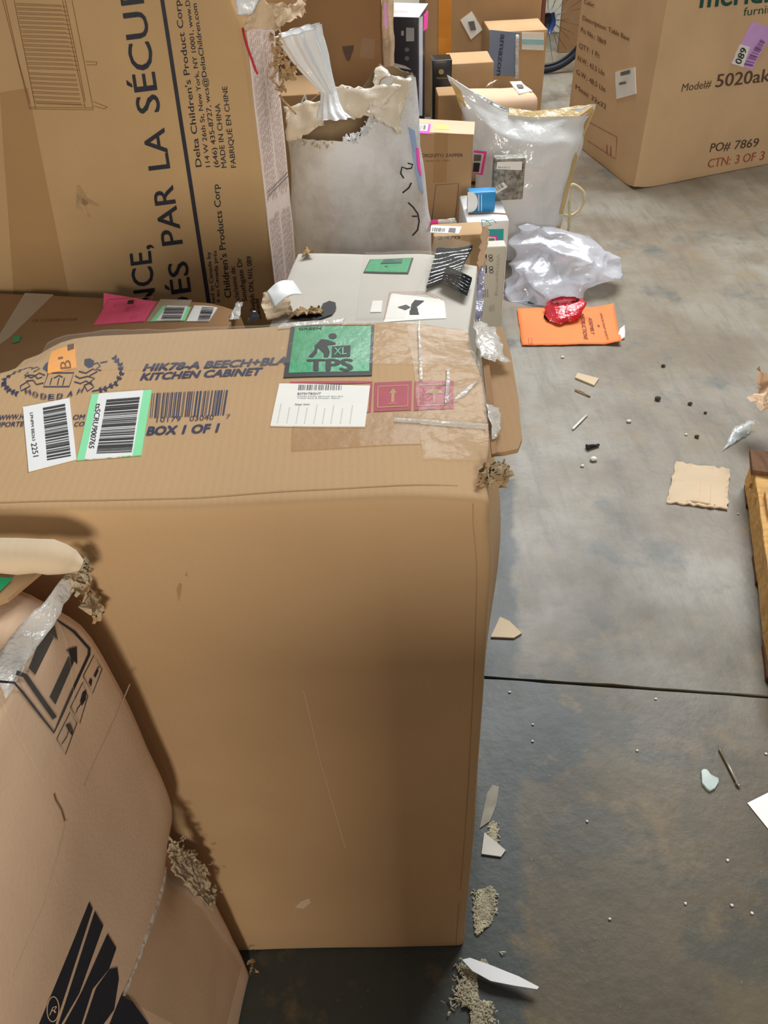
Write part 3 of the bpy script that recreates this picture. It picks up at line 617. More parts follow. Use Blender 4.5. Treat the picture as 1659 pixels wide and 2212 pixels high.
# crib drawing
cl = [[(0, -60), (165, 600)], [(78, 0), (197, 597)], [(28, 0), (105, 345), (165, 570)], [(345, 0), (470, 592)], [(398, 0), (515, 602)], [(165, 600), (515, 605)], [(165, 590), (512, 594)], [(200, 570), (470, 580)], [(360, 0), (440, 400), (470, 560)], [(470, 340), (535, 342), (530, 358), (478, 357)], [(515, 560), (592, 590), (575, 600), (520, 585)]]
for k in range(15): y = 18 + k * 25; cl.append([(84 + .185 * y, y), (335 + .2 * y, y + 10)]); cl.append([(86 + .185 * y, y + 9), (365 + .2 * y, y + 18)])
for k in range(7): y = 400 + k * 26; cl.append([(84 + .185 * y, y), (338 + .2 * y, y + 12)]); cl.append([(86 + .185 * y, y + 8), (338 + .2 * y, y + 20)])
mbx = MB()
for q in cl:
    p = za(*q); L = [V(a) for a in p]
    for a, b in zip(L, L[1:]):
        t = (b - a).normalized(); n = V((-t.y, t.x)) * .55; mbx.add([CF.at(a + n, .0016), CF.at(b + n, .0016), CF.at(b - n, .0016), CF.at(a - n, .0016)], [[0, 1, 2, 3]])
mbx.build('printed_crib_drawing', BROWNI, ct)['kind'] = 'stuff'
polys('tear_scar', CF, [za((425, 1020), (440, 1022), (480, 1090), (550, 1130), (540, 1140), (490, 1120), (470, 1150), (500, 1190), (490, 1198), (455, 1165), (420, 1140))], TORN, ct, .001)
polys('tear_scar', CF, [za((455, 1090), (490, 1115), (470, 1135), (452, 1120))], KRD, ct, .0016)
sticker('tape_strip', CF, [(30, 640), (150, 640), (60, 190), (0, 200)], BTAPE, ct, .0014)
# pale printed side
sticker('side_print', CS, [(596, 640), (640, 600), (592, 62), (531, 58)], sidemat, ct, .0012, 6, 20)
hs = hom([(596, 640), (640, 600), (592, 62), (531, 58)]); mbx = MB(); rs = random.Random(5)
for k in range(13):
    u = .07 + k * .068; v = .01
    while v < .99:
        l = rs.uniform(.01, .03)
        if not (.33 < v < .40) and abs(u - .5) > .03: a, b = u, u + .022; mbx.add([CS.at(hs(a, v), .003), CS.at(hs(b, v), .003), CS.at(hs(b, min(v + l, .99)), .003), CS.at(hs(a, min(v + l, .99)), .003)], [[0, 1, 2, 3]])
        v += l + .006
mbx.build('fine_print', M('fine_print_ink', (176, 150, 142), .8, .1, 60), ct)['kind'] = 'stuff'
ribbons('printed_rule', CS, [[(575, 416), (618, 372)], [(576, 424), (620, 379)]], 1.6, GREYI, ct, .003)
# crushed corner high on the right edge
TANP = M('tan_paper', (204, 178, 146), .8, .1, 12, bump=.3, bscale=50); BEIGEP = M('beige_film', (226, 214, 194), .4, .05, 10, bump=.3, bscale=40, trans=.25)
WFILM = M('white_film', (236, 238, 240), .25, .03, 10, bump=.35, bscale=40, trans=.25)
crumple('torn_flap', [oy(530, 62, 2.06), oy(608, 70, 2.1), oy(605, 15, 2.12), oy(548, -6, 2.08)], TANP, ct, 12, 10, .014, 22, .006, 3, .003)
crumple('torn_flap', [oy(600, 62, 2.1), oy(660, 30, 2.16), oy(662, 2, 2.2), oy(590, 12, 2.1)], TANP, ct, 10, 8, .012, 26, .007, 6, .003)
crumple('torn_flap', [oy(545, 10, 2.1), oy(660, 12, 2.2), oy(640, -25, 2.2), oy(545, -25, 2.1)], KR2, ct, 8, 8, .008, 22, .004, 9, .003)
crumple('tape_end', [oy(512, 34, 2.055), oy(545, 30, 2.055), oy(566, -12, 2.06), oy(505, -12, 2.055)], WFILM, ct, 8, 8, .004, 30, .002, 2, .0006, smooth=True)
shreds('torn_edge', [oy(596, 70, 2.2), oy(602, 130, 2.2), oy(606, 200, 2.2)], 60, .013, TORN, ct, 22, .018)
shreds('torn_edge', [oy(612, 135, 2.22), oy(628, 175, 2.22)], 34, .014, TORN, ct, 23, .020)
REDS = M('red_string', (190, 30, 52), .6)
tube('red_string', [oy(x, y, 2.05) for x, y in ((524, 60), (528, 80), (534, 100), (544, 128), (551, 148), (557, 160))], .0028, REDS, ct, 6)
tube('loose_cord', [oy(x, y, 2.2) for x, y in ((604, 205), (612, 218), (622, 228), (632, 238), (640, 246))], .003, TORN, ct, 6)

# ------------------------------------------------------------------ carton with the pink label
zt = .57; fr = oz(524, 656, zt); flp = oz(0, 632, zt); d = (flp - fr).normalized(); fr.z = 0; d.z = 0; pn = V((d.y, -d.x, 0)); pn = pn if pn.y < 0 else -pn
pbs = [fr + d * .95 + pn * .5, fr + pn * .5, fr, fr + d * .95]
pt, _, _, PT, _ = carton('low brown carton with pink and mint labels, behind the kitchen cabinet carton', pbs, zt, KRD, .002, 21, [(fr + V((0, 0, zt)), .05, (-.01, -.008, -.015))])
zp = zm(0, 600, 640)
plq = zp((525, 268), (808, 250), (878, 140), (600, 150))
pk = sticker('pink_label', PT, plq, PINK, pt, .002, 8, 8, 0, lambda u, v: .02 * max(0, v - .6) ** 2 * (1 - u) * 8, label='pink handwritten label')
ribbons('label_text', PT, [zp((580, 245), (620, 170), (868, 155), (835, 240))], 1.2, REDI, pk, .02)
polys('label_text', PT, [zp((728, 165), (762, 163), (758, 186), (722, 188))], BLACK, pk, .016)
text(PT, [TL(zp, 'RETURN', (640, 200), (720, 192), (8, -14)), TL(zp, '7 / 31', (690, 238), (790, 228), (10, -22))], REDI, pk, 0, 0, .014, 'label_text')
mq = zp((845, 250), (1035, 245), (1070, 168), (915, 162)); m_ = sticker('barcode_label', PT, mq, MINT, pt, .002, 5, 5, label='mint-edged barcode label')
sticker('label_face', PT, inset(mq, .14, 0, .12, 0), WHITEG, m_, .003, 3, 3); barcode('barcode', PT, zp((905, 245), (930, 172), (1040, 172), (1015, 244)), 16, BLACK, m_, .0045, 6)
bq = zp((1045, 248), (1170, 246), (1222, 162), (1090, 160)); b_ = sticker('barcode_label', PT, bq, WHITEG, pt, .002, 5, 5, label='white barcode label')
barcode('barcode', PT, zp((1110, 246), (1135, 172), (1205, 172), (1175, 244)), 14, BLACK, b_, .0045, 8)
sticker('tape_strip', PT, zp((-60, 420), (60, 330), (300, 98), (140, 88)), M('grey_tape', (196, 180, 156), .35, .04, 20, alpha=.7), pt, .0015)
sticker('tape_strip', PT, zp((820, 250), (1010, 248), (1075, 128), (900, 122)), M('grey_tape', (0, 0, 0)), pt, .0012)
text(PT, [TL(zp, 'CR CORNERSTONE', (180, 248), (430, 240), (5, -14))], BROWNI, pt)
crumple('clear_tape', [oz(495, 690, zt + .004), oz(516, 690, zt + .004), oz(524, 652, zt + .008), oz(508, 655, zt + .006)], TAPEW, pt, 6, 8, .006, 40, .002, 3, .0004, smooth=True)
polys('handling_label', PT, [zp((70, 372), (80, 330), (120, 325), (110, 360))], GREENL, pt, .002)

crumple('dark_film', [oy(534, 694, 1.7), oy(560, 692, 1.7), oy(556, 672, 1.72), oy(544, 670, 1.72)], M('dark_film', (60, 66, 74), .12, .3, 10, bump=.6, bscale=40, spec=.9), pt, 6, 6, .008, 40, .002, 4, .0006)

# ------------------------------------------------------------------ torn carton with grey-white top
zt = .60; A, B, C_, D_ = oz(575, 690, zt), oz(1015, 690, zt), oz(1040, 541, zt), oz(643, 545, zt)
dl = (A - D_).normalized(); dr = (B - C_).normalized()
gb = [D_ + dl * .6, C_ + dr * .6, C_, D_]
GREYB = kraft('grey_white_board', (196, 190, 178), .05, .02)
gt, GF, GR, GT, GL = carton('torn grey-topped carton with small green label and exposed black plastic', gb, zt, GREYB, .003, 31, [(C_, .1, (-.01, -.02, -.03)), (A, .15, (.01, 0, -.01)), (D_.lerp(C_, .4), .2, (0, 0, -.006))], step=.02)
zg = zm(500, 450, 620)
gq = zg((762, 368), (1022, 374), (1052, 280), (800, 288)); g2 = sticker('handling_label', GT, gq, BLACK, gt, .002, 6, 6, label='small green label with black border')
sticker('label_face', GT, inset(gq, .03, .05), GREENL, g2, .003, 6, 6); polys('label_text', GT, [zg((860, 318), (985, 315), (990, 290), (880, 292)), zg((880, 332), (905, 330), (900, 338))], M('dark_green_ink', (24, 92, 62), .6), g2, .004)
BPL = M('black_plastic', (30, 34, 44), .12, .3, 8, bump=.6, bscale=30, spec=.8)
def ridges(name, px4, z, n, mat, parent, h=.012, seed=1):
    """ridged moulded plastic sheet: rows of folds"""
    hm = hom(px4); rows = []; N_ = n * 6
    for i in range(N_ + 1):
        row = []
        for j in range(9):
            q = hm(i / N_, j / 8); p = oz(q[0], q[1], z); p.z += h * (.5 + .5 * math.cos(2 * math.pi * i / 6)) * (1 + .5 * noise.noise(p * 20)) + .006 * noise.noise(p * 9); row.append(p)
        rows.append(row)
    vs, fs = grid(rows); return mk(name, vs, fs, mat, parent, True)
ridges('black_plastic_insert', zg((1125, 475), (1185, 250), (1395, 240), (1310, 400)), .602, 9, BPL, gt, .012)
ridges('black_plastic_insert', zg((1210, 440), (1240, 350), (1390, 420), (1360, 520)), .612, 6, BPL, gt, .010)
sticker('clear_tape', GT, zg((1120, 480), (1320, 520), (1395, 240), (1185, 245)), TAPE, gt, .05, 8, 8)
polys('printed_picture', GT, [zg((960, 575), (1010, 562), (1035, 578), (1005, 592)), zg((1040, 560), (1060, 535), (1115, 540), (1070, 575), (1080, 595), (1035, 590)), zg((1030, 595), (1075, 592), (1085, 620), (1030, 620))], BLACK, gt, .0025)
mbx = MB(); dash = zg((885, 640), (915, 490), (1130, 490), (1240, 540)); hh = [V(p) for p in dash]
for a, b in zip(hh, hh[1:]):
    n_ = int((b - a).length / 4)
    for i in range(n_):
        p = a.lerp(b, i / n_); q = a.lerp(b, (i + .55) / n_); t = (q - p).normalized(); w = V((-t.y, t.x)) * .9; mbx.add([GT.at(p + w, .003), GT.at(q + w, .003), GT.at(q - w, .003), GT.at(p - w, .003)], [[0, 1, 2, 3]])
mbx.build('printed_border', REDI, gt)['kind'] = 'stuff'
sticker('mailing_label', GT, zg((880, 660), (1240, 640), (1230, 530), (925, 492)), WHITE, gt, .0014, 6, 6)
sticker('barcode_label', GT, zg((800, 600), (865, 600), (872, 535), (815, 535)), WHITE, gt, .0016, 3, 3)
polys('torn_hole', GT, [zg((310, 632), (360, 610), (430, 605), (500, 585), (520, 550), (560, 535), (595, 545), (600, 580), (575, 610), (480, 640))], BLACK, gt, .0035)
crumple('torn_edge', [oz(*p, .606) for p in zg((330, 618), (520, 600), (515, 565), (345, 580))], TORN, gt, 12, 6, .008, 40, .006, 4, .003)
crumple('corner_flap', [oz(*p, zz) for p, zz in zip(zg((195, 650), (350, 600), (330, 470), (175, 480)), (.60, .605, .625, .635))], KRL, gt, 10, 10, .008, 22, .004, 6, .004)
crumple('torn_edge', [oz(*p, .612) for p in zg((410, 270), (470, 255), (440, 225), (425, 225))], TORN, gt, 6, 6, .008, 50, .005, 4, .003)
cq = [oz(*p, zz) for p, zz in zip(zg((245, 578), (412, 500), (355, 415), (205, 480)), (.636, .634, .655, .66))]
crumple('peeling_label', cq, WHITEG, gt, 12, 10, .004, 16, .000, 11, .0008, lambda u, v: V((0, 0, .012 * math.sin(math.pi * u))), True, label='white label peeling off the corner')
sticker('clear_tape', GT, zg((720, 640), (1000, 640), (1180, 240), (770, 250)), TAPE, gt, .004, 12, 8, 1)
PURP = M('iridescent_film', (150, 146, 168), .12, .25, 12, bump=.8, bscale=40, alpha=.8, spec=.9)
fp = [oy(x, y, 2.0 + yy) for x, y, yy in ((1012, 692, -.15), (1042, 690, -.15), (1050, 560, .03), (1034, 590, .0))]
crumple('film_wrap', fp, PURP, gt, 8, 14, .01, 24, .004, 7, .0005, smooth=True)
crumple('torn_edge', [oy(1030, 600, 2.03), oy(1046, 590, 2.03), oy(1056, 488, 2.05), oy(1042, 490, 2.05)], KRP, gt, 5, 14, .008, 30, .004, 5, .003)

# ------------------------------------------------------------------ narrow beige carton, box behind it
bw = M('beige_board', (206, 200, 184), .6, .04, 6)
tt, TF, TR, TT, _ = carton('narrow beige carton edge-on with grey symbols, right of the torn carton', pbase(1042, 1093, 560, 2.1, .045), ztop(1070, 533, 2.1), bw, .001, 41)
zh = zm(880, 380, 500)
for y in (560, 640): polys('printed_symbol', TF, [zh((552, y), (568, y), (568, y + 55), (552, y + 55))], BLACK, tt)
for x, y in ((595, 575), (598, 600), (600, 660), (602, 685)): ribbons('printed_symbol', TF, [arc(zh((x, y))[0], 4, 3.4, 0, 360, 10)], 1.3, BLACK, tt)
for x in (548, 560, 575): ribbons('printed_text', TF, [zh((x, 810), (x + 2, 870))], 1.0, GREYI, tt)
text(TF, [TL(zh, 'Whispering', (640, 560), (632, 860), (22, 2))], M('faint_ink', (180, 172, 154), .7), tt)
text(TF, [TL(zh, '60', (585, 975), (625, 970), (0, -50))], M('faint_ink', (0, 0, 0)), tt)
bt, BF, BR, BT, _ = carton('small brown parcel with barcode label, wedged behind the torn carton', pbase(936, 1046, 520, 2.30, .1), ztop(990, 508, 2.30), KR, .003, 42)
zk = zm(820, 0, 480)
q = zk((380, 1735), (590, 1745), (612, 1690), (385, 1682)); w1 = sticker('mailing_label', BT, q, WHITE, bt, .001, 4, 4); polys('barcode', BT, [zk((512, 1735), (565, 1740), (570, 1705), (520, 1702))], GREYI, w1, .002); barcode('barcode', BT, zk((390, 1728), (490, 1732), (495, 1706), (395, 1700)), 14, BLACK, w1, .002, 3)
text(BF, [TL(zk, '24/0', (430, 1790), (600, 1785), (0, -26))], DARKI, bt)
crumple('clear_tape', [oy(1010, 535, 2.31), oy(1040, 530, 2.31), oy(1042, 508, 2.32), oy(1015, 510, 2.32)], TAPEW, bt, 5, 5, .004, 40, .001, 4, .0004, smooth=True)
crumple('bubble_mailer_end', [oy(920, 500, 2.45), oy(985, 488, 2.45), oy(984, 470, 2.46), oy(930, 476, 2.46)], WFILM, bt, 8, 5, .006, 40, .002, 9, .0008, smooth=True)
sticker('pink_sticker', Face(oy(940, 485, 2.44), (0, -1, 0)), [(930, 490), (947, 486), (946, 474), (930, 476)], HOT, bt, .001, 2, 2)
# teal and white box with the packs standing on it
TEAL = M('teal_print', (52, 170, 176), .45, .05, 10)
yb = 2.72; tz = ztop(1050, 478, yb)
et, EF, ER, ET, _ = carton('white box with teal front panel, beneath the plastic sack', pbase(1008, 1098, 500, yb, .26), tz, WHITEG, .001, 51)
sticker('teal_panel', EF, zk((790, 1850), (922, 1855), (926, 1708), (790, 1712)), TEAL, et, .001, 3, 3); p2 = sticker('pink_sticker', EF, zk((800, 1825), (876, 1828), (882, 1762), (802, 1752)), HOT, et, .002, 3, 3); sticker('label_face', EF, zk((802, 1818), (862, 1820), (866, 1768), (804, 1762)), WHITE, p2, .003, 2, 2); barcode('barcode', EF, zk((815, 1818), (855, 1818), (855, 1775), (815, 1775)), 9, BLACK, p2, .004, 3)
ribbons('printed_picture', EF, [zk((760, 1640), (800, 1645), (835, 1680), (770, 1690), (760, 1640)), zk((790, 1650), (850, 1640), (870, 1665))], 1.6, TEAL, et)
ribbons('brown_edge', ET, [[(1012, 463), (1060, 461), (1098, 463)]], 3, KRD, et, .001)
BLUE = M('blue_pack_print', (40, 140, 200), .35, .05, 10)
pz = tz + .0005
bp_, BPF, _, _, _ = carton('bright blue pack with white disc, standing on the teal box', pbase(1012, 1070, 440, 2.80, .05), ztop(1050, 415, 2.80) - pz, BLUE, .0005, 52, z0=pz, name='product_pack', cat='pack', step=.03)
polys('white_disc', BPF, [arc((1016, 436), 16, 22, -85, 85, 14) + [(1010, 458), (1010, 414)]], WHITEG, bp_, .002); ribbons('printed_stripe', BPF, [[(1034, 420), (1034, 456)], [(1040, 420), (1040, 456)]], 1.5, WHITEG, bp_, .002)
GRP = M('grey_patterned', (150, 146, 134), .5, .5, 28, dirt=((90, 88, 80), 40, .45, .6))
gp_, GPF, _, _, _ = carton('grey patterned pack with tilted barcode label, behind the blue pack', pbase(1066, 1132, 400, 2.90, .05), ztop(1090, 347, 2.88) - pz, GRP, .001, 53, z0=pz, name='product_pack', cat='pack', step=.03)
sticker('white_label', GPF, zk((872, 1262), (1060, 1270), (1065, 1205), (878, 1208)), WHITE, gp_, .001, 3, 3); w2 = sticker('barcode_label', GPF, zk((870, 1445), (955, 1395), (925, 1358), (835, 1415)), WHITE, gp_, .0015, 3, 3); barcode('barcode', GPF, zk((880, 1425), (935, 1392), (915, 1368), (860, 1400)), 10, GREYI, w2, .0025, 5)
text(GPF, [TL(zk, 'BRAVECO', (885, 1255), (975, 1258), (1, -14))], GREYI, gp_)
# mosquito zapper carton
mt, ZF, ZR, ZT, _ = carton('slim brown carton printed mosquito zapper, standing beside the white sack', pbase(880, 1022, 300, 3.0, .075, -3), ztop(960, 288, 3.0), KR2, .001, 61, step=.03)
text(ZF, [TL(zk, 'MOSQUITO ZAPPER', (285, 1172), (622, 1170), (0, -24))], DARKI, mt, .01); text(ZF, [TL(zk, 'Model No: MZ01', (345, 1205), (522, 1203), (0, -10))], DARKI, mt)
ribbons('printed_frame', ZF, [zk((390, 1640), (420, 1380), (590, 1370), (565, 1640))], 1.2, DARKI, mt); sticker('tape_strip', ZF, zk((400, 1360), (500, 1360), (510, 985), (410, 985)), BTAPE, mt, .0012, 3, 6)
sticker('pale_tape', ZT, [(893, 285), (1024, 291), (1026, 264), (893, 256)], KRP, mt, .0008, 4, 4); p3 = sticker('pink_sticker', ZT, zk((245, 995), (372, 1002), (382, 930), (250, 926)), HOT, mt, .0018, 3, 3); sticker('label_face', ZT, zk((255, 980), (355, 985), (365, 935), (262, 930)), WHITE, p3, .0028, 2, 2); barcode('barcode', ZT, zk((262, 975), (345, 978), (350, 945), (268, 938)), 10, BLACK, p3, .004, 9)
sticker('yellow_sticker', ZT, zk((410, 968), (520, 972), (515, 938), (420, 934)), M('yellow_sticker', (226, 200, 110), .5), mt, .0018, 2, 2)

# ------------------------------------------------------------------ white woven sack
SACK = M('woven_sack', (216, 216, 218), .55, .06, 6, bump=.35, bscale=30, dirt=((168, 158, 142), 5, .42, .75)); SIN = M('sack_lining', (150, 128, 98), .6, .15, 8, bump=.3, bscale=30)
st = thing('woven_sack', 'torn white woven sack with knotted neck and handwritten marks', 'sack', (0, 2.56, 0))
def sack_skin(name, mat, k, top=True):
    base_rows = [((668, 748), (952, 748)), ((652, 640), (950, 640)), ((640, 545), (941, 545)), ((630, 430), (923, 430)), ((622, 310), (905, 310))]
    Yc = 2.56; R = []; n = 64; full = []
    for a, b in zip(base_rows, base_rows[1:]):
        for i in range(5): t = i / 5; full.append(((a[0][0] * (1 - t) + b[0][0] * t, a[0][1] * (1 - t) + b[0][1] * t), (a[1][0] * (1 - t) + b[1][0] * t, a[1][1] * (1 - t) + b[1][1] * t)))
    full.append(base_rows[-1])
    def pt(A, B, a, z):
        c = (A + B) / 2; h = (B - A) / 2 * k; p = c + h * math.cos(a) + V((0, -.15 * k, 0)) * math.sin(a); nn = V((math.cos(a), -math.sin(a), 0))
        dd = .010 * noise.noise(p * 7) + .006 * abs(noise.noise(V((p.x * 22, p.y * 22, p.z * 7)))) ; p = p + nn * dd; p.z = max(z if z is not None else p.z, .001); return p
    for l, r_ in full:
        A, B = oy(*l, Yc), oy(*r_, Yc); R.append([pt(A, B, 2 * math.pi * i / n, None) for i in range(n)])
    A, B = oy(622, 310, Yc), oy(905, 310, Yc)
    for j in range(1, 7):
        row = []
        for i in range(n):
            a = 2 * math.pi * i / n; ca, sa = math.cos(a), math.sin(a)
            sm = min(1, max(0, (ca - .05) / .5)); hgt = .02 + .03 * max(0, sa) + .17 * sm * sm * (3 - 2 * sm) + .10 * max(0, -sa) * (1 - sm) + (.012 * noise.noise(V((a * 9, 3, 0))) if j == 6 else 0)
            p = pt(A, B, a, None); p.z += hgt * j / 6; p += (V((0, Yc, 0)) - V((0, p.y, 0))) * .05 * j / 6; p.x += -.012 * ca * (j / 6) ** 2; row.append(p)
        R.append(row)
    vs, fs = grid(R, True); return mk(name, vs, fs, mat, st, True)
sb = sack_skin('sack_body', SACK, 1.0); sack_skin('sack_lining', SIN, .972)
SS = Skin(sb)
zs = zm(500, 0, 450)
for ln in ([(1400, 1300), (1440, 1310), (1430, 1340), (1395, 1345), (1355, 1330), (1345, 1380), (1370, 1420)], [(1430, 1455), (1410, 1495), (1360, 1535)], [(1405, 1612), (1445, 1650), (1480, 1700), (1492, 1760), (1480, 1830), (1440, 1875)], [(1435, 1722), (1475, 1722)]):
    ribbons('handwritten_mark', SS, [zs(*ln)], 3.0, BLACK, st, .002)
bl_ = sticker('blue_label', SS, zs((1490, 1500), (1525, 1540), (1455, 1040), (1405, 1010)), M('blue_grey_label', (150, 172, 206), .4), st, .0025, 4, 10); 
sticker('pink_mark', SS, zs((1475, 1330), (1500, 1400), (1480, 1180), (1462, 1175)), HOT, st, .005, 2, 6)
loft('sack_neck', [((598, 78), (692, 52), 2.46, .045), ((606, 92), (694, 76), 2.46, .045), ((632, 130), (706, 116), 2.46, .04), ((666, 168), (716, 160), 2.45, .03), ((694, 200), (724, 194), 2.44, .018), ((692, 222), (730, 220), 2.42, .022), ((688, 240), (740, 240), 2.40, .028), ((686, 254), (756, 252), 2.39, .03)], WFILM, st, 64, .004, 12, 3, 0, True, True, 9, .010, sub=4)
crumple('neck_fold', [oy(705, 256, 2.40), oy(812, 250, 2.39), oy(868, 188, 2.42), oy(722, 186, 2.46)], BEIGEP, st, 16, 10, .016, 14, .004, 4, .001, smooth=True)
crumple('neck_fold', [oy(792, 240, 2.38), oy(858, 290, 2.37), oy(890, 172, 2.42), oy(812, 142, 2.5)], BEIGEP, st, 12, 12, .014, 16, .005, 8, .001, smooth=True)
crumple('neck_fold', [oy(618, 308, 2.42), oy(702, 268, 2.40), oy(706, 218, 2.46), oy(614, 228, 2.5)], BEIGEP, st, 14, 10, .012, 16, .004, 5, .001, smooth=True)
shreds('frayed_edge', [oy(x, y, 2.41) for x, y in ((745, 306), (780, 288), (808, 262), (832, 240))], 60, .016, WFILM, st, 14, .010)
shreds('frayed_edge', [oy(x, y, 2.42) for x, y in ((622, 312), (660, 310), (720, 312))], 20, .010, TORNG, st, 15, .006)

# ------------------------------------------------------------------ big clear plastic sack, thin bag, cord
POLY = M('milky_plastic', (226, 226, 224), .16, .05, 5, bump=.5, bscale=22, trans=.2, spec=.9, alpha=.93)
ks = thing('plastic_sack', 'large milky plastic sack with tan hem, behind the mosquito zapper carton', 'plastic sack', (.62, 3.3, 0))
kb = loft('sack_body', [((975, 164), (1288, 226), 3.3, .01), ((985, 196), (1282, 240), 3.3, .03), ((1000, 235), (1264, 288), 3.3, .09), ((1014, 290), (1240, 345), 3.3, .12), ((1022, 350), (1228, 400), 3.3, .13), ((1030, 420), (1212, 460), 3.3, .13), ((1050, 500), (1202, 515), 3.3, .11), ((1066, 552), (1192, 556), 3.3, .08)], POLY, ks, 72, .014, 6, 4, .02, sub=6, dip=.085, ridge=.025)
KS = Skin(kb); HEM = M('tan_hem', (206, 176, 116), .25, .08, 8, bump=.4, bscale=30, spec=.8, trans=.2)
ribbons('tan_hem', KS, [[(1098, 240), (1150, 243), (1200, 243), (1250, 241), (1282, 238)]], 20, HEM, ks, .006)
ribbons('tan_hem', KS, [[(1284, 236), (1262, 288), (1240, 345), (1226, 400), (1212, 455), (1203, 500)]], 8, HEM, ks, .004)
ribbons('tan_hem', KS, [[(980, 172), (990, 200), (1000, 232)]], 14, HEM, ks, .004)
pl_ = sticker('pink_label', KS, zk((702, 1295), (770, 1305), (800, 1132), (708, 1122)), HOT, ks, .004, 4, 6); sticker('label_face', KS, zk((706, 1285), (758, 1290), (782, 1145), (710, 1136)), WHITE, pl_, .006, 3, 4); polys('label_text', KS, [zk((712, 1278), (752, 1280), (762, 1210), (715, 1206))], BLACK, pl_, .009); polys('label_text', KS, [zk((715, 1195), (765, 1198), (770, 1150), (718, 1146))], GREYI, pl_, .009)
sticker('pink_sticker', KS, zk((1000, 790), (1085, 795), (1100, 755), (1010, 745)), HOT, ks, .004, 3, 3)
CORD = M('cream_cord', (206, 190, 150), .8, .1, 40)
def spl(pts, n=6):
    P = [V(p) for p in pts]; P = [P[0]] + P + [P[-1]]; out = []
    for i in range(1, len(P) - 2):
        for k in range(n):
            t = k / n; a, b, c, d = P[i - 1], P[i], P[i + 1], P[i + 2]
            out.append(.5 * ((2 * b) + (c - a) * t + (2 * a - 5 * b + 4 * c - d) * t * t + (3 * b - a - 3 * c + d) * t ** 3))
    return out + [P[-2]]
cpts = [(1232, 402, 3.3), (1240, 399, 3.3), (1258, 412, 3.3), (1262, 432, 3.3), (1250, 455, 3.3), (1230, 466, 3.3), (1205, 462, 3.3), (1200, 480, 3.3), (1204, 504, 3.3), (1212, 507, 3.3), (1226, 503, 3.3), (1230, 470, 3.3), (1230, 430, 3.3), (1231, 406, 3.3)]
tube('tie_cord', spl([oy(*p) for p in cpts]), .006, CORD, ks, label='cream cord loop hanging off the sack')
THIN = M('thin_white_plastic', (232, 234, 242), .16, .04, 8, bump=.5, bscale=16, trans=.35, alpha=.62, spec=.9)
wb = loft('plastic_bag', [((1134, 492), (1172, 490), 3.06, .015), ((1122, 510), (1235, 507), 3.05, .05), ((1112, 535), (1296, 531), 3.03, .09), ((1106, 560), (1330, 553), 3.00, .11), ((1100, 590), (1338, 578), 2.97, .125), ((1096, 615), (1300, 610), 2.95, .13), ((1096, 635), (1240, 632), 2.945, .13), ((1096, 646), (1185, 646), 2.94, .12)], THIN, None, 110, .05, 5.5, 9, .02, sub=9, ridge=.13)
tag(wb, 'thin crumpled white plastic bag lying on the floor', 'plastic bag')
# ------------------------------------------------------------------ instruction sheet, red bag
ORP = M('orange_paper', (245, 128, 62), .7, .06, 5)
it = thing('instruction_sheet', 'orange assembly instruction sheet lying on the floor', 'paper', (.74, 2.62, 0))
iq = [oz(1127, 749), oz(1341, 746), oz(1324, 664), oz(1117, 669)]
crumple('sheet', [p + V((0, 0, .003)) for p in iq], ORP, it, 24, 12, .004, 7, .001, 2, .0006, lambda u, v: V((0, 0, .003 + .03 * max(0, u - .84) * 6 * abs(v - .45))), True)
IS = Skin(it.children[0])
text(IS, [TL(zh, 'INSTRUCTIONS', (1235, 985), (1265, 1170), (30, 6)), TL(zh, 'ASSEMBLY', (1295, 1015), (1318, 1135), (26, 5)), TL(zh, '&', (1362, 1068), (1366, 1085), (16, 3)), TL(zh, 'IMPORTANT SAFETY', (1378, 985), (1428, 1175), (16, 5))], DARKI, it, .01, eps=.002)
ribbons('printed_text', IS, [zh((868, 1160), (870, 1205), (905, 1208)), zh((890, 1160), (892, 1205))], .9, REDI, it, .002)
crumple('curled_corner', [p for p in (oz(1332, 738, .004), oz(1350, 730, .006), oz(1349, 702, .03), oz(1338, 712, .016))], WHITE, it, 6, 6, .004, 20, .002, 3, .0008, smooth=True)
REDB = M('red_film', (214, 36, 50), .15, .15, 12, bump=.7, bscale=40, trans=.2, spec=.9)
rb_ = loft('red_plastic_pouch', [((1196, 652), (1250, 644), 2.74, .02), ((1186, 664), (1262, 648), 2.73, .05), ((1182, 676), (1258, 662), 2.71, .06), ((1182, 690), (1250, 684), 2.69, .05), ((1186, 695), (1238, 690), 2.685, .03)], REDB, None, 40, .02, 14, 5, .02, zmin=.014, ridge=.03)
tag(rb_, 'crumpled red plastic pouch resting on the orange sheet', 'plastic pouch')

# ------------------------------------------------------------------ furniture carton on the right
c0 = oz(1369, 412); cr = oz(1659, 355); cl_ = oz(1222, 296); dr_ = (cr - c0).normalized(); 
mbase = [c0, c0 + dr_ * 1.25, c0 + dr_ * 1.25 + (cl_ - c0), cl_]
et2, RF, _, RT, LF = carton('big tan furniture carton with green logo and red carton count', mbase, 1.35, kraft('kraft_tan', (206, 172, 132)), .003, 71, [(c0, .05, (.0, .01, .012))], step=.025)
RF.k = LF.k = 2.0
zr = zm(1150, 0, 509)
text(RF, [TL(zr, 'meridian', (1178, 55), (1830, 0), (22, -165))], GREENI, et2, .02); text(RF, [TL(zr, 'furniture', (1483, 112), (1790, 78), (8, -60))], GREENI, et2)
text(RF, [TL(zr, 'Model#', (1046, 645), (1252, 614), (12, -56))], DARKI, et2); text(RF, [TL(zr, '5020ak', (1285, 614), (1668, 572), (16, -92))], DARKI, et2, .01)
text(RF, [TL(zr, 'PO#', (1246, 1070), (1388, 1054), (14, -62)), TL(zr, '7869', (1418, 1051), (1586, 1032), (14, -62))], DARKI, et2, .006)
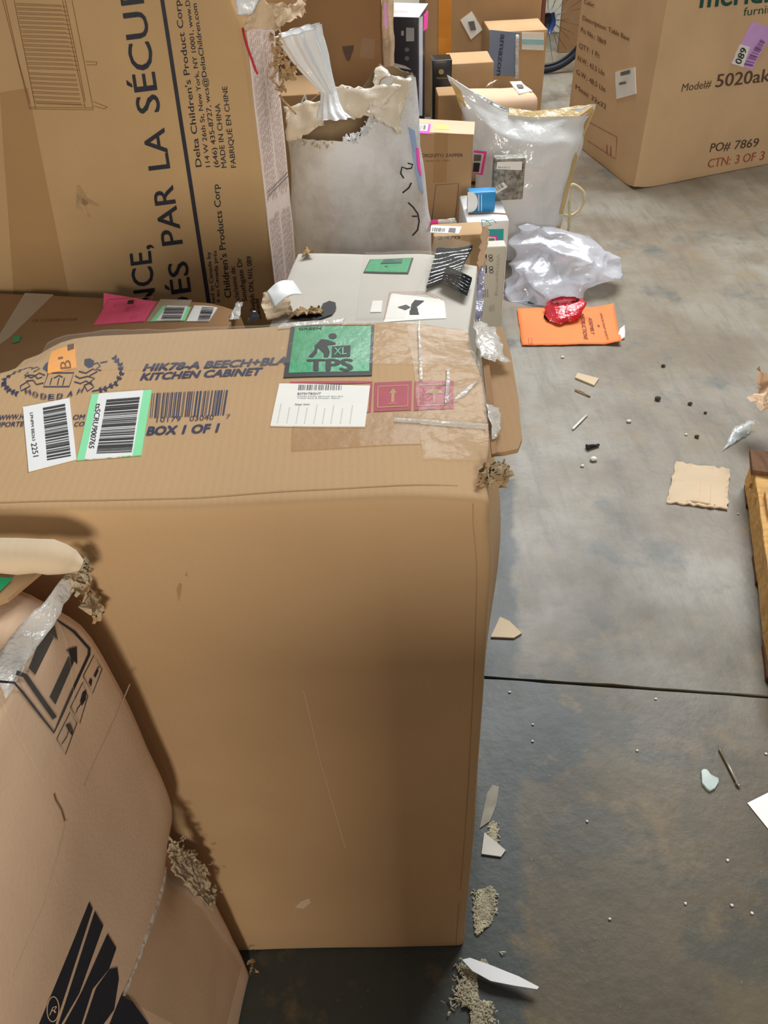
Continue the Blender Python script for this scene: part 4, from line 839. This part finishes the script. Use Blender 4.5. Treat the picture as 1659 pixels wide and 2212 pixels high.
text(RF, [TL(zr, 'CTN:', (1230, 1182), (1390, 1158), (12, -62)), TL(zr, '3', (1424, 1153), (1452, 1149), (12, -62)), TL(zr, 'OF', (1478, 1145), (1565, 1132), (12, -62)), TL(zr, '3', (1596, 1127), (1628, 1122), (12, -62))], REDI, et2, .006)
lq = zr((1395, 448), (1545, 490), (1700, 200), (1545, 155)); ll = sticker('lilac_label', RF, lq, LILAC, et2, .002, 5, 5, label='lilac barcode label numbered 089')
sticker('label_face', RF, zr((1398, 446), (1478, 470), (1525, 330), (1462, 312)), WHITE, ll, .004, 3, 3); text(RF, [TL(zr, '089', (1452, 452), (1500, 345), (-40, -18))], BLACK, ll, .01, eps=.007, name='label_text')
barcode('barcode', RF, zr((1478, 452), (1598, 272), (1630, 290), (1540, 465)), 16, M('purple_ink', (120, 70, 120), .6), ll, .006, 5)
ltxt = [('Color:', (365, 25), (440, 55), 32), ('Description: Table Base', (355, 140), (685, 290), 34), ('Po No.: 7869', (345, 225), (518, 320), 36), ('QTY: 1 Pc', (330, 335), (475, 410), 36), ('N.W.: 43.5 Lbs', (320, 425), (508, 535), 36), ('G.W.: 48.5 Lbs', (310, 520), (515, 650), 36), ('Meas: 32x32', (305, 625), (520, 770), 34)]
for s_, p0, p1, h_ in ltxt: text(LF, [TL(zr, s_, p0, p1, (2, -h_))], BROWNI, et2, .008)
q = zr((597, 697), (733, 660), (727, 474), (585, 508)); w3 = sticker('white_label', LF, q, WHITE, et2, .002, 4, 4); polys('label_text', LF, [zr((632, 508), (700, 490), (700, 518), (634, 534)), zr((625, 580), (672, 572), (672, 588), (625, 598))], GREYI, w3, .005)
ribbons('printed_frame', LF, [zr((400, 860), (600, 965), (590, 1120), (390, 990))], 1.4, REDI, et2); text(LF, [TL(zr, '11', (525, 1085), (558, 1100), (2, -70))], REDI, et2)

# ------------------------------------------------------------------ cartons at the back
bk, OF, _, _, _ = carton('large brown carton filling the back, behind the knotted sack', pbase(596, 828, 100, 3.8, .5), 1.3, KRD, .004, 81)
polys('printed_mark', OF, [zs((880, 370), (975, 360), (970, 400), (940, 485), (915, 480), (890, 410))], DARKI, bk, .002); sticker('clear_tape', OF, zs((1020, 460), (1140, 470), (1140, 310), (1040, 300)), TAPE, bk, .003, 4, 4)
lb, LBF, _, _, _ = carton('small reddish brown carton with white tag, between crib carton and sack', pbase(596, 690, 230, 3.3, .3), ztop(640, 205, 3.3), KR2, .002, 82)
sticker('white_tag', LBF, zs((545, 830), (600, 830), (600, 780), (582, 745)), WHITE, lb, .002, 3, 3); polys('label_text', LBF, [zs((565, 815), (588, 812), (582, 775))], GREYI, lb, .004)
ws = thing('wrapped_panel', 'thin tape-wrapped panel edge beside the black box', 'panel', oy(840, 200, 3.72) * 1.0); 
A, B = oy(824, 0, 3.72), oy(836, 0, 3.72); vs, fs = hexa(prism([(A.x, 3.72, 0), (B.x + .004, 3.72, 0), (B.x + .03, 3.79, 0), (A.x + .01, 3.79, 0)], 1.2), .006, .03, deformer(.012, 9, 6)); mk('body', vs, fs, M('wrapped_board', (190, 160, 128), .3, .3, 9, bump=.5, bscale=30, spec=.8), ws, True)
WF = Face((A.x, 3.715, 0), (0, -1, 0)); sticker('pink_sticker', WF, [(831, 60), (838, 62), (835, 8), (828, 8)], M('faded_pink', (226, 160, 210), .5), ws, .008, 2, 4)
WO[ws.name] = WO[ws.name]
BKB = M('black_box_print', (34, 36, 50), .35, .15, 6); SIL = M('silver_print', (196, 200, 214), .3, .05, 8)
kt, BKF, BKR, BKT, _ = carton('tall black and silver product box, behind the woven sack', pbase(838, 902, 130, 4.2, .17, -16), ztop(870, 36, 4.2), BKB, .001, 83, step=.05)
sticker('silver_top', BKT, [(838, 36), (905, 38), (925, 8), (842, 6)], SIL, kt, .001, 3, 3); text(BKT, [TL(zk, 'ABOREN', (85, 100), (210, 100), (0, -20))], M('coral_ink', (220, 140, 120), .6), kt)
sticker('silver_edge', BKR, [(905, 250), (912, 250), (913, 34), (905, 38)], SIL, kt, .001, 2, 6)
sticker('pink_sticker', BKR, zk((325, 232), (355, 210), (360, 80), (330, 115)), HOT, kt, .002, 2, 4)
for q_ in (zk((198, 308), (258, 308), (258, 208), (198, 206)), zk((212, 680), (270, 690), (268, 575), (210, 572)), zk((162, 265), (180, 265), (180, 230), (162, 230))): sticker('grey_print', BKF, q_, M('pale_grey_print', (150, 150, 156), .5), kt, .001, 2, 2)
for y in (370, 435): polys('grey_print', BKF, [arc(zk((205, y))[0], 5, 5, 0, 330, 10)], M('dim_grey_print', (92, 96, 108), .5), kt, .002)
sticker('tape_glint', BKF, zk((115, 500), (240, 520), (190, 490), (110, 470)), TAPEW, kt, .003, 3, 3)
dk, DKF, _, _, _ = carton('narrow black box in shadow, right of the black and silver box', pbase(934, 976, 180, 4.40, .12), ztop(955, 135, 4.35), M('black_box_plain', (24, 22, 24), .3, .2, 8), .001, 84, step=.05)
polys('printed_mark', DKF, [arc(zk((460, 535))[0], 6, 6, 0, 330, 10)], M('gold_print', (150, 130, 80), .5), dk, .002)
for y in (470, 590): text(DKF, [TL(zk, 'PREMIUM', (425, y), (500, y), (0, -14))], M('gold_print', (0, 0, 0)), dk)
sb_, SBF, _, _, _ = carton('big brown carton with orange tape stripe and tilted white label', pbase(918, 1168, 50, 5.4, .5), 1.15, KR2, .004, 85)
sticker('orange_tape', SBF, [(947, 128), (974, 128), (976, -20), (947, -20)], M('orange_tape', (206, 128, 26), .4, .06, 10), sb_, .002, 3, 6)
w4 = sticker('white_label', SBF, zk((682, 295), (768, 222), (688, 85), (603, 150)), WHITE, sb_, .003, 3, 3); sticker('barcode', SBF, zk((680, 228), (720, 222), (705, 155), (660, 160)), GREYI, w4, .006, 2, 2)
at, AF, _, AT, _ = carton('brown carton with blue-grey tape lettered amazon', pbase(1056, 1176, 150, 5.0, .3), ztop(1100, 67, 5.0), KR, .002, 86)
sticker('grey_label', AF, zk((808, 560), (1030, 572), (1050, 245), (822, 222)), M('blue_grey_tape', (116, 130, 152), .4, .05, 8), at, .002, 4, 4)
text(AF, [TL(zk, 'amazon', (905, 255), (872, 560), (40, 4))], M('slate_ink', (52, 62, 84), .5), at, .025, eps=.005)
sticker('white_label', AF, zk((1060, 368), (1225, 375), (1228, 245), (1062, 242)), WHITE, at, .003, 3, 3); sticker('label_print', AF, zk((1062, 330), (1225, 335), (1225, 295), (1062, 290)), M('pale_blue_print', (150, 196, 206), .5), at, .005, 2, 2)
crumple('clear_tape', [oy(1112, 170, 4.99), oy(1120, 170, 4.99), oy(1122, 75, 4.99), oy(1114, 75, 4.99)], TAPEW, at, 4, 10, .006, 30, .002, 4, .0006, smooth=True)
t2, F2, _, T2, _ = carton('plain tan carton in front of the orange-striped carton', pbase(972, 1066, 150, 4.66, .25), ztop(1010, 140, 4.62), KR, .004, 87, step=.05)
t3, F3, _, T3, _ = carton('rounded soft brown parcel with white label, above the plastic sack', pbase(962, 1166, 220, 4.15, .22), ztop(1060, 212, 4.15), KRP, .012, 88, r=.05, step=.03)
sticker('white_label', T3, zk((1040, 705), (1140, 690), (1055, 612), (972, 618)), WHITE, t3, .004, 4, 4); polys('label_text', T3, [zk((1035, 670), (1078, 672), (1065, 640), (1020, 640))], GREYI, t3, .008)
crumple('clear_tape', [oz(1048, 187, WO[t3.name].z + ztop(1060, 212, 4.15) + .01), oz(1058, 182, ztop(1060, 212, 4.15) + .01), oz(1076, 172, ztop(1060, 212, 4.15) + .012), oz(1064, 176, ztop(1060, 212, 4.15) + .01)], TAPEW, t3, 5, 5, .006, 40, .002, 6, .0006, smooth=True)
t4, F4, _, _, _ = carton('small dark brown carton below the soft parcel', pbase(946, 1000, 230, 3.95, .15), ztop(970, 205, 3.95), KR2, .002, 89, step=.05)

# ------------------------------------------------------------------ bicycle wheel
hub = oy(1184, 42, 6.3); hub.z = .345
wt = thing('bicycle_wheel', 'bicycle wheel with dark tyre, seen past the stacked cartons', 'bicycle wheel', (hub.x, hub.y, 0))
def ring(name, R_, r_, mat, parent, n=64, m=10):
    rows = [[hub + V(((R_ + r_ * math.cos(b)) * math.cos(a), r_ * math.sin(b), (R_ + r_ * math.cos(b)) * math.sin(a))) for b in [2 * math.pi * j / m for j in range(m)]] for a in [2 * math.pi * i / n for i in range(n)]]
    vs, fs = grid(rows + [rows[0]], True); return mk(name, vs, fs, mat, parent, True)
ring('tyre', .318, .024, M('navy_rubber', (26, 30, 46), .6, .1, 20), wt); ring('rim', .288, .010, M('grey_rim', (60, 62, 66), .35, .05, 20, metal=.6), wt)
SPK = M('steel_spoke', (90, 90, 92), .3, .05, 20, metal=.8)
for i in range(28):
    a = 2 * math.pi * i / 28; b = a + (.5 if i % 2 else -.5); tube('spoke', [hub + V((.02 * math.cos(b), .02 * (1 if i % 2 else -1), .02 * math.sin(b))), hub + V((.285 * math.cos(a), 0, .285 * math.sin(a)))], .0016, SPK, wt, 5)
tube('hub', [hub + V((0, -.05, 0)), hub + V((0, .05, 0))], .024, M('black_hub', (24, 24, 30), .4), wt, 14); tube('gear_cluster', [hub + V((-.02, -.075, -.01)), hub + V((-.02, -.05, -.01))], .06, M('black_hub', (0, 0, 0)), wt, 18)
tube('derailleur', [hub + V((.01, -.07, .05)), hub + V((.02, -.08, .0)), hub + V((0, -.08, -.07))], [.016, .02, .014], M('blue_metal', (46, 70, 130), .35, .05, 20, metal=.4), wt, 8)
o = mk('wooden_post', *hexa(prism(pbase(1169, 1177, 40, 5.75, .03), 1.3), .003, .2), M('red_wood', (110, 58, 40), .6, .2, 20)); tag(o, 'thin reddish wooden post left of the bicycle wheel', 'post')
o = mk('brown_board', *hexa(prism(pbase(1211, 1300, 60, 6.9, .04), 1.4), .004, .2), KRD); tag(o, 'dark brown board leaning upright behind the bicycle wheel', 'board')

# ------------------------------------------------------------------ pallet at the right edge
WOOD = M('pallet_wood', (206, 160, 96), .75, .2, 5, stretch=(2, 14, 14), bump=.25, bscale=40, spec=.3); WOODD = M('dark_pallet_wood', (104, 74, 52), .8, .25, 5, stretch=(14, 2, 14), bump=.3, bscale=40, spec=.2)
pa, pb_ = oz(1628, 985, .11), oz(1662, 1235, .11); pa.z = pb_.z = 0; dl = (pb_ - pa).normalized(); dw = V((-dl.y, dl.x, 0)); dw = dw if dw.x > 0 else -dw
pl = thing('wooden_pallet', 'splintered wooden pallet poking in at the right edge', 'pallet', pa)
def beam(name, o_, l, w, z0, h, mat, seed):
    b = [o_, o_ + dl * l, o_ + dl * l + dw * w, o_ + dw * w]; b = [V((p.x, p.y, z0)) for p in b]; vs, fs = hexa(prism([b[1], b[2], b[3], b[0]], h), .003, .04, deformer(.004, 12, seed)); return mk(name, vs, fs, mat, pl)
beam('stringer', pa, .75, .04, .018, .085, WOOD, 3); beam('stringer', pa + dw * .5, .75, .04, .018, .085, WOOD, 4)
for i, (a_, m_) in enumerate(((-.02, WOODD), (.16, WOOD), (.34, WOOD), (.52, WOOD))): beam('deck_board', pa + dl * a_ + dw * (.012 if i else -.012), .1, 1.0, .103, .018, m_, 10 + i)
for i in range(3): beam('bottom_board', pa + dl * (.0 + .3 * i), .1, 1.0, .0, .018, WOODD, 20 + i)
cm = crumple('crumpled_cardboard', [oz(1622, 860, .125), oz(1700, 930, .128), oz(1700, 830, .19), oz(1640, 800, .17)], KRP, None, 14, 14, .03, 16, .012, 4, .004)
tag(cm, 'crumpled corrugated cardboard piece at the right edge, above the pallet', 'cardboard scrap')
shreds('splinter', [oz(1628, 1000, .08), oz(1640, 1100, .08)], 8, .018, WOOD, pl, 3, .006)

# ------------------------------------------------------------------ litter on the floor
def litter(name, px, th, mat, label, cat, z=0.0005, group=None):
    o = plate(name, [oz(x, y, z) for x, y in px], th, mat); tag(o, label, cat, group); return o
cs = thing('cardboard_piece', 'square scrap of torn corrugated cardboard lying on open floor', 'cardboard scrap', oz(1508, 1046))
crumple('sheet', [oz(1441, 1083, .006), oz(1572, 1098, .008), oz(1576, 1014, .012), oz(1460, 996, .006)], KRL, cs, 14, 12, .003, 14, .003, 4, .005)
CSK = Skin(cs.children[0])
ribbons('crease_line', CSK, [[(1512, 1085), (1518, 1005)], [(1535, 1090), (1540, 1010)]], 2, KRP, cs, .001); ribbons('bottom_fold', CSK, [[(1444, 1079), (1500, 1084), (1545, 1092)]], 3.5, KR2, cs, .001)
litter('wood_chip', [(1242, 818), (1247, 808), (1293, 820), (1283, 835)], .006, KRL, 'flat pale wood chip near the orange sheet', 'wood chip')
o = tube('wood_splinter', [oz(1242, 842, .004), oz(1256, 846, .006), oz(1275, 856, .004)], .003, TORN, None, 6); tag(o, 'thin brown splinter below the pale wood chip', 'splinter')
o = tube('stick', [oz(1237, 927, .004), oz(1252, 912, .005), oz(1268, 896, .004)], .004, WHITE, None, 6); tag(o, 'short white stick on the floor near the black screw', 'stick')
sc_ = thing('screw', 'small black screw lying on the floor', 'screw', oz(1282, 966)); SCB = M('black_steel', (24, 24, 28), .4, .1, 20)
tube('shank', [oz(1272, 965, .008), oz(1294, 961, .006)], [.007, .004], SCB, sc_, 10); tube('head', [oz(1268, 966, .008), oz(1272, 965, .008)], [.010, .007], SCB, sc_, 10)
def crumb(x, y, s, label, mat=WHITE, seed=1, cat='crumb', group=None, name='foam_crumb'):
    c = oz(x, y); rs = random.Random(seed); n = 8; rows = []
    for j in range(5):
        f = math.pi * j / 4; rows.append([c + V((s * math.sin(f) * math.cos(2 * math.pi * i / n) * rs.uniform(.7, 1.3), s * .8 * math.sin(f) * math.sin(2 * math.pi * i / n) * rs.uniform(.7, 1.3), max(.0003, s * .6 - s * .6 * math.cos(f)))) for i in range(n)])
    vs, fs = grid(rows, True); o = mk(name, vs, fs, mat, None, True); tag(o, label, cat, group); return o
crumb(1282, 995, .011, 'white foam crumb just below the black screw', seed=2); crumb(1258, 1008, .006, 'tiny white flake left of the larger foam crumb', seed=3); crumb(1358, 912, .008, 'round white crumb right of the white stick', seed=4); crumb(1482, 940, .005, 'tiny white crumb above the torn cardboard square', seed=5)
crumb(1215, 773, .006, 'tiny white crumb under the orange sheet', seed=6)
DIRT = M('dark_dirt', (66, 58, 50), .9)
for i, (x, y, sz, lb_) in enumerate(((1420, 864, .011, 'largest dark dirt speck on the pale floor'), (1490, 874, .008, 'dark dirt speck right of the largest speck'), (1505, 945, .008, 'dark dirt speck just above the torn cardboard square'), (1432, 792, .008, 'dark dirt speck farthest back on the pale floor'), (1523, 893, .006, 'dark dirt speck nearest the clear plastic film'))):
    crumb(x, y, sz, lb_, DIRT, 30 + i, 'dirt speck', 'dark dirt specks', 'dirt_speck')
for i, (x, y, lb_) in enumerate(((1416, 1510, 'white grit speck at the middle of the floor joint'), (1101, 1496, 'white grit speck at the left end of the floor joint'), (1268, 1775, 'white grit speck right of the pale board shard'), (1376, 1622, 'white grit speck far left of the glass pebble'), (1654, 1629, 'white grit speck at the right edge above the paper sheet'), (1571, 1859, 'white grit speck below the paper sheet corner'), (1480, 1952, 'left one of two white grit specks low on the right'), (1580, 1956, 'right one of two white grit specks low on the right'), (1624, 1973, 'white grit speck low by the right edge'), (1594, 1111, 'white grit speck below the torn cardboard square'), (1317, 1986, 'lone white grit speck low in the middle of the floor'), (1151, 1566, 'upper of two white grit specks on the dark stain'), (1150, 1602, 'lower of two white grit specks on the dark stain'))):
    crumb(x, y, .0032, lb_, WHITEG, 50 + i, 'grit', 'white grit specks', 'grit_speck')
FILMC = M('clear_film', (226, 232, 230), .1, .1, 10, bump=.6, bscale=40, alpha=.45, spec=.9)
o = crumple('plastic_film', [oz(1560, 973, .004), oz(1618, 935, .004), oz(1634, 905, .03), oz(1585, 925, .012)], FILMC, None, 10, 6, .008, 20, .003, 4, .0005, smooth=True); tag(o, 'clear plastic film strip left of the pallet', 'plastic film')
GLS = M('frosted_glass', (176, 196, 186), .15, .1, 20, alpha=.6, spec=.9)
o = plate('glass_pebble', [oz(x, y, .0005) for x, y in ((1514, 1668), (1518, 1664), (1526, 1665), (1534, 1676), (1550, 1684), (1551, 1691), (1544, 1704), (1533, 1710), (1526, 1706), (1516, 1694))], .006, GLS); tag(o, 'translucent pebble of glass left of the steel pin', 'glass piece')
sp = thing('steel_pin', 'long steel pin with round end lying on dark floor', 'pin', oz(1575, 1660)); STL = M('dull_steel', (150, 140, 124), .4, .1, 20, metal=.4)
tube('shaft', [oz(1555, 1618, .004), oz(1593, 1692, .004)], .0032, STL, sp, 8); tube('tip', [oz(1592, 1691, .004), oz(1597, 1699, .004)], [.0042, .003], STL, sp, 8)
o = plate('paper_sheet', [oz(x, y, .001) for x, y in ((1614, 1735), (1668, 1708), (1720, 1800), (1668, 1802))], .0012, WHITEG); tag(o, 'corner of white paper sheet at the right edge', 'paper')
litter('board_shard', [(1040, 1846), (1046, 1800), (1092, 1838), (1082, 1852)], .004, M('pale_board', (206, 200, 188), .8, .08, 20), 'pale pointed board shard beside the tall carton', 'board shard')
litter('cardboard_shard', [(1060, 1378), (1080, 1335), (1100, 1344), (1127, 1370), (1110, 1380)], .005, KRL, 'pointed cardboard shard poking out behind the tall carton', 'cardboard scrap')
litter('stained_paper', [(1036, 1790), (1052, 1715), (1064, 1696), (1078, 1700), (1072, 1740), (1058, 1775)], .002, M('stained_pale_paper', (150, 144, 128), .9, .2, 30), 'stained pale paper shred at the base of the tall carton', 'paper scrap')
o = plate('plastic_shard', [oz(x, y, .016) for x, y in ((998, 2074), (1015, 2070), (1060, 2086), (1120, 2110), (1164, 2133), (1160, 2138), (1110, 2130), (1060, 2120), (1020, 2098))], .003, WHITEG); tag(o, 'long white plastic shard lying on the wood shavings', 'plastic shard')
# wood shavings spilled along the carton
rs = random.Random(8); mbx = MB(); SHV = M('wood_shavings', (176, 166, 138), .85, .4, 60)
for _ in range(9000):
    t = rs.random() ** .7; y0 = 1775 + 495 * t; xc = 1066 - 50 * t; wd_ = 8 + 40 * t; x = rs.gauss(xc, wd_ * .5)
    if noise.noise(V((x * .02, y0 * .012, 4))) < -.12 + .2 * (1 - t): continue
    p = oz(x, y0, rs.uniform(.001, .002 + .010 * t * t))
    if p.x < .125 and p.y > .475: continue
    a = rs.uniform(0, 6.28); l = rs.uniform(.0015, .0045); w = rs.uniform(.0006, .0016); d1 = V((math.cos(a), math.sin(a), rs.uniform(-.3, .5))) * l; d2 = V((-math.sin(a), math.cos(a), rs.uniform(-.3, .3))) * w
    q = [p - d1 - d2, p - d1 + d2, p + V((0, 0, w)) + d2, p + V((0, 0, w)) - d2, p + d1 + d2 * .6, p + d1 - d2 * .6]
    for v in q: v.z = max(v.z, .0006)
    mbx.add(q, [[0, 1, 2, 3], [3, 2, 4, 5]])
o = mbx.build('wood_shavings', SHV); tag(o, 'pale wood shavings spilled along the base of the tall carton', 'wood shavings', None, 'stuff')

# ------------------------------------------------------------------ unseen carton added behind the viewer to shade near floor and tall carton
carton('plain carton added out of frame behind the viewer as a shade blocker', [(-.02, -1.1, 0), (.5, -1.1, 0), (.5, -.64, 0), (-.02, -.64, 0)], 1.37, KR, .003, 95, step=.1)
